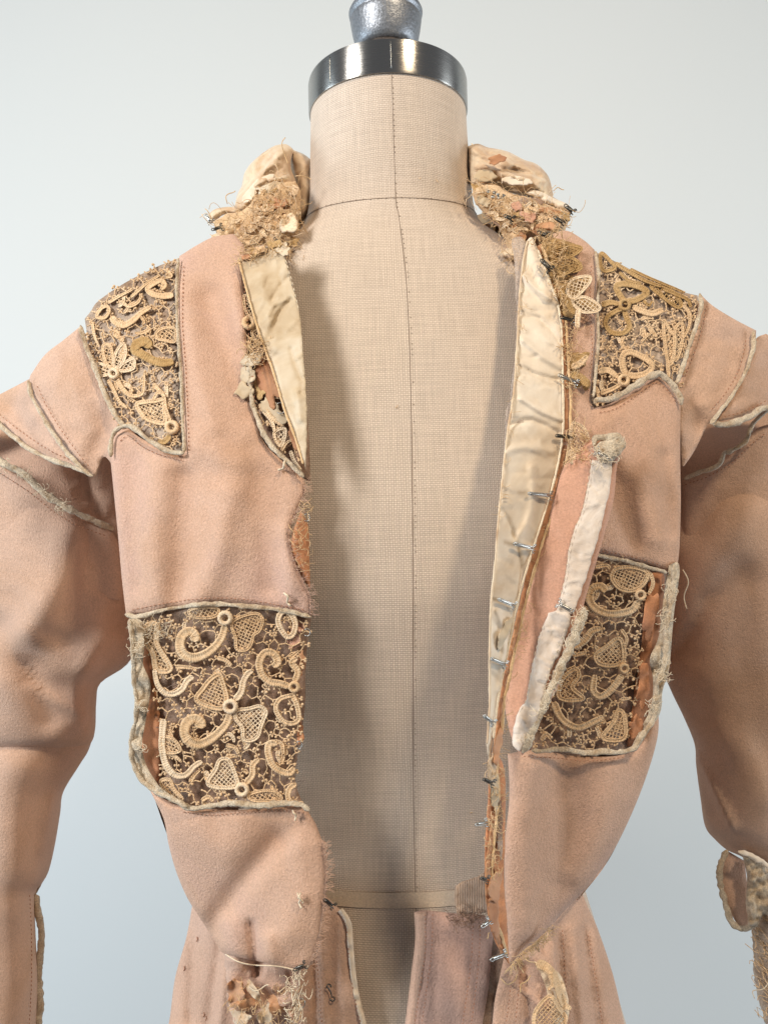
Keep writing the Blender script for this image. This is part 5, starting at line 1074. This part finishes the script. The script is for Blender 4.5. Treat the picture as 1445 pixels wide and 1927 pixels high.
for i in range(16):
    while True:
        x, y = random.uniform(895, 1068), random.uniform(350, 500)
        if inside(np.array([x]), np.array([y]), tpr)[0]: break
    scrap('torn_scrap', x, y, random.uniform(16, 44), random.uniform(10, 24), random.uniform(-.2, 1.3), crf, random.uniform(.0, .005), random.choice([LACE_O, LACE_O, SILK_P, SILK_B, LACE, DARKLIN]), rag2, 300 + i, random.uniform(-.004, .004), random.uniform(-.004, .004), .0022, .3)
for i, (u, v, w_, h_, a, mt) in enumerate([(370, 250, 34, 20, -.2, SILK_B), (670, 780, 30, 22, .6, WOOL_R), (850, 870, 36, 13, .05, SILK_B), (250, 640, 26, 18, .7, SILK_O), (560, 690, 22, 16, .3, WOOL_R)]):
    x, y = T([(u, v)], *XF)[0]; scrap('torn_scrap', x, y, w_, h_, a, crf if i else (lambda x, y: crd(x, y) - .028), .0065 if i else .001, mt, rag2, 340 + i, bend=.003)
m = MB()
for k in range(7):
    x, y = T([(random.uniform(290, 470), random.uniform(540, 640))], *XF)[0]; scrap('sequin_scrap', x, y, 6, 6, k, crf, .008, HOOK, rag2, 360 + k, bend=.002)
for (u, v, w_, z_) in ((1015, 690, 1075, 740), (915, 800, 985, 845), (765, 940, 830, 965), (835, 950, 890, 985), (450, 785, 510, 810), (790, 1205, 860, 1275)):
    hook(rag2, T([(u, v)], *XF)[0], T([(w_, z_)], *XF)[0], crf if v < 1100 else jd, .009 if v < 1100 else .019, HOOK_D, 7, 1.2)
threads('loose_threads', [T(p, *XF) for p in ([(320, 700), (340, 660), (380, 680), (380, 760), (340, 770)], [(900, 545), (960, 510), (1000, 530)], [(680, 610), (700, 680), (640, 700)], [(340, 880), (380, 870), (375, 820)], [(150, 120), (135, 95)])], THREAD, rag2, .8, dfn=lambda x, y: .505 + 0 * x)
# band that joins both collar halves behind the neck
m = MB(); V = []; Fc = []; k = 40
for i in range(k + 1):
    th = math.pi * (.40 + 1.2 * i / k)
    for (rr, z) in ((.084, .20), (.088, .225), (.086, .245), (.079, .246), (.078, .225), (.076, .20)): V.append((rr * math.sin(th) + .005, -rr * math.cos(th) * .95 + .01, z - .012 * math.sin(th * 1) ** 2))
for i in range(k):
    for j in range(6): Fc.append((i * 6 + j, i * 6 + (j + 1) % 6, (i + 1) * 6 + (j + 1) % 6, (i + 1) * 6 + j))
m.v = V; m.f = Fc; m.build('collar_band', SILK_P, jacket)

# ------------------------------------------------------------------ skirt
sd0 = body([-.2, -.24, -.27, -.30, -.34, -.40, -.46], [.150, .150, .157, .168, .182, .20, .215], [.092, .0885, .094, .102, .111, .124, .134], cx=.006, e=2.1)
skirt = empty('skirt', (0, 0, -.42), 'faded pink wool skirt open at the front waist, under the jacket', 'skirt')
PF = folds_fn([([(420, 1740), (385, 1960)], 9, -.0025), ([(440, 1740), (410, 1960)], 8, .003), ([(470, 1740), (455, 1960)], 10, .003), ([(585, 1730), (592, 1960)], 4, -.003), ([(605, 1730), (614, 1960)], 8, .003), ([(640, 1740), (650, 1960)], 10, .002),
   ([(1052, 1740), (1064, 1960)], 4, -.002), ([(1036, 1760), (1044, 1960)], 7, .003), ([(1078, 1750), (1100, 1960)], 8, .003), ([(1100, 1740), (1128, 1960)], 4, -.002), ([(1118, 1760), (1150, 1960)], 8, .003), ([(990, 1820), (1000, 1960)], 6, -.003), ([(340, 1760), (345, 1960)], 14, .002), ([(366, 1740), (352, 1960)], 7, -.0015),
   ([(822, 1720), (814, 1960)], 8, -.0012), ([(880, 1730), (862, 1960)], 8, .0012)])
def sd(px, py): return sd0(px, py) - PF(px, py)
sk1 = sheet('skirt_panel', outline([(366, 1680), (480, 1690), (560, 1690), (609, 1682)], [(609, 1682), (638, 1710), (658, 1736), (664, 1786), (672, 1858), (690, 1927), (700, 1975)], [(700, 1975), (300, 1975)], [(300, 1975), (318, 1926), (330, 1840), (352, 1760), (366, 1680)]), sd, SKIRT, skirt, off=.004, step=8, wob=.002, wsc=60, seed=101, rnd=.002, label='left side of the skirt')
sheet('bound_edge', strip([(640, 1712), (656, 1738), (660, 1786), (668, 1858), (684, 1927), (694, 1970)], 11), sd, SILK, sk1, off=.0062, wob=.002, wsc=12, step=4)
stitches(sk1, [[(590, 1760), (597, 1820), (602, 1880), (606, 1940)], [(652, 1745), (656, 1790), (664, 1860), (680, 1930)]], sd, .0052, STITCH)
m = MB()
bar = [(619 + 4 * math.cos(t), 1856 + 4 * math.sin(t)) for t in np.linspace(.5, -4.6, 8)] + [(622, 1866), (624, 1873)] + [(626 + 4 * math.cos(t), 1880 + 4 * math.sin(t)) for t in np.linspace(-2.2, 3.2, 8)]
m.tube(to3(np.array(bar), sd, .0065)[0], .00042, 6)
m.build('eye', HOOK_D, sk1)
sh = MB()
for x, y in ((371, 1763), (347, 1818), (384, 1905), (388, 1912)): sh.tube(to3(np.array([(x, y), (x + 1, y + 5), (x - 1, y + 9)]), sd, .0043)[0], .00032, 5)
sh.build('moth_hole_thread', STITCH, sk1)
pa = sheet('skirt_placket', outline([(780, 1716), (800, 1713), (851, 1718), (912, 1722)], [(912, 1722), (926, 1750), (925, 1790), (919, 1857), (907, 1930), (902, 1975)], [(902, 1975), (755, 1975)], [(755, 1975), (763, 1927), (775, 1830), (782, 1766), (780, 1716)]), sd, MAUVE, skirt, off=.006, wob=.0018, wsc=50, seed=103, rnd=.003, rw=5, label='mauve faded placket of the skirt, right of the opening')
sheet('placket_edge', strip([(791, 1716), (793, 1766), (786, 1830), (774, 1927), (766, 1972)], 24), sd, SKIRT, pa, off=.0072, rnd=.003, step=5)
stitches(pa, [[(800, 1720), (800, 1790), (790, 1860), (778, 1940)], [(814, 1720), (812, 1790), (803, 1860), (792, 1940)], [(890, 1726), (887, 1800), (877, 1880), (868, 1940)], [(904, 1726), (901, 1800), (893, 1880), (884, 1940)]], sd, .0088, STITCH)
sk2 = sheet('skirt_panel', outline([(948, 1800), (1000, 1770), (1060, 1700), (1090, 1668)], [(1090, 1668), (1108, 1712), (1125, 1750), (1153, 1835), (1174, 1927), (1182, 1975)], [(1182, 1975), (922, 1975)], [(922, 1975), (930, 1887), (940, 1838), (948, 1800)]), sd, SKIRT, skirt, off=.004, step=8, wob=.0015, seed=105, rnd=.002, label='right side of the skirt with torn lace trim')
stitches(sk2, [[(1058, 1750), (1064, 1850), (1070, 1950)], [(1106, 1760), (1122, 1850), (1136, 1950)]], sd, .0052, STITCH)
stitches(sk2, [[(963, 1832), (958, 1880), (950, 1940)], [(980, 1832), (974, 1880), (968, 1940)]], sd, .0058, STITCH)
sheet('under_placket', outline([(918, 1735), (960, 1800)], [(960, 1800), (950, 1975)], [(950, 1975), (890, 1975)], [(890, 1975), (905, 1860), (918, 1735)]), sd, DARKLIN, skirt, off=-.001)
# hidden rest of the skirt: sides and back
V = []; Fc = []; k = 48
for i, z in enumerate(np.linspace(-.245, -.43, 12)):
    t = i / 11
    for j in range(k + 1): th = math.pi * (.42 + 1.16 * j / k); V.append(((.128 + .050 * t) * math.sin(th) + .006, -(.105 + .04 * t) * math.cos(th) + .003 * math.sin(th * 22) * t, z))
for i in range(11):
    for j in range(k): Fc.append((i * (k + 1) + j, (i + 1) * (k + 1) + j, (i + 1) * (k + 1) + j + 1, i * (k + 1) + j + 1))
bs = mk('skirt_back', V, Fc, SKIRT, skirt); md = bs.modifiers.new('cloth', 'SOLIDIFY'); md.thickness = .0015
# waistband stay of grosgrain by the right opening
XF = XC
gt = sheet('ribbed_stay', outline(T([(318, 880), (360, 850), (440, 825), (500, 790)], *XF), T([(500, 790), (520, 1040)], *XF), T([(520, 1040), (420, 1050), (330, 1062)], *XF), T([(330, 1062), (312, 960), (318, 880)], *XF)), lambda x, y: sd(x, y), RIBBED, jacket, off=.014, wob=.002, wsc=20, seed=106, step=4, label='short ribbed waist stay at the right opening')
tangle('frayed_threads', outline(T([(300, 1040), (500, 1020), (500, 1080)], *XF), T([(500, 1080), (310, 1120), (300, 1040)], *XF)), 70, 20, cloth_mat('brown_thread', [(.3, (.2, .12, .08)), (.6, (.33, .21, .15))]), gt, sd, .015, .003, .6)
# torn lace at the lower right
tl = sheet('lace_remnant', rough(outline(T([(800, 1340), (880, 1360), (960, 1420), (1000, 1520), (1020, 1640), (1000, 1740)], *XF), T([(1000, 1740), (920, 1740), (900, 1600)], *XF), T([(900, 1600), (860, 1460), (800, 1340)], *XF)), 2, 9, 20), sd, LACE_P, jacket, off=.012, wob=.008, wsc=18, seed=107, step=4, label='torn cream lace hanging at the lower right hem')
lace_set(tl, [('s', [(820, 1350), (900, 1400), (950, 1500), (980, 1600), (1030, 1640)], 70, 40), ('leaf', [(810, 1660), (900, 1560), (960, 1640), (1000, 1700), (950, 1760), (820, 1760)], 30), ('s', [(900, 1420), (920, 1480), (890, 1520)], 40, 30)], sd, .019, XF)
sheet('hem_remnant', rough(outline(T([(640, 1380), (700, 1330), (760, 1290), (840, 1220), (900, 1130)], *XF), T([(900, 1130), (930, 1250), (940, 1400), (940, 1540)], *XF), T([(940, 1540), (880, 1660), (760, 1560), (600, 1450), (640, 1380)], *XF)), 1.5, 10, 21), sd, SKIRT, jacket, off=.009, wob=.006, wsc=30, seed=108, folds=[(T([(720, 1360), (740, 1440)], *XF), 7, -.004), (T([(800, 1300), (880, 1420)], *XF), 9, .004)], label='ragged pink hem remnant at the lower right')
threads('loose_threads', [T(p, *XF) for p in ([(600, 1450), (640, 1475), (690, 1470), (700, 1430)], [(700, 1340), (720, 1390), (740, 1420)], [(740, 1320), (800, 1350), (830, 1400)], [(510, 1200), (530, 1170)], [(780, 1430), (730, 1480), (720, 1540)], [(900, 1150), (860, 1200), (810, 1240)])], THREAD, tl, 1.0, dfn=sd, off=.02)
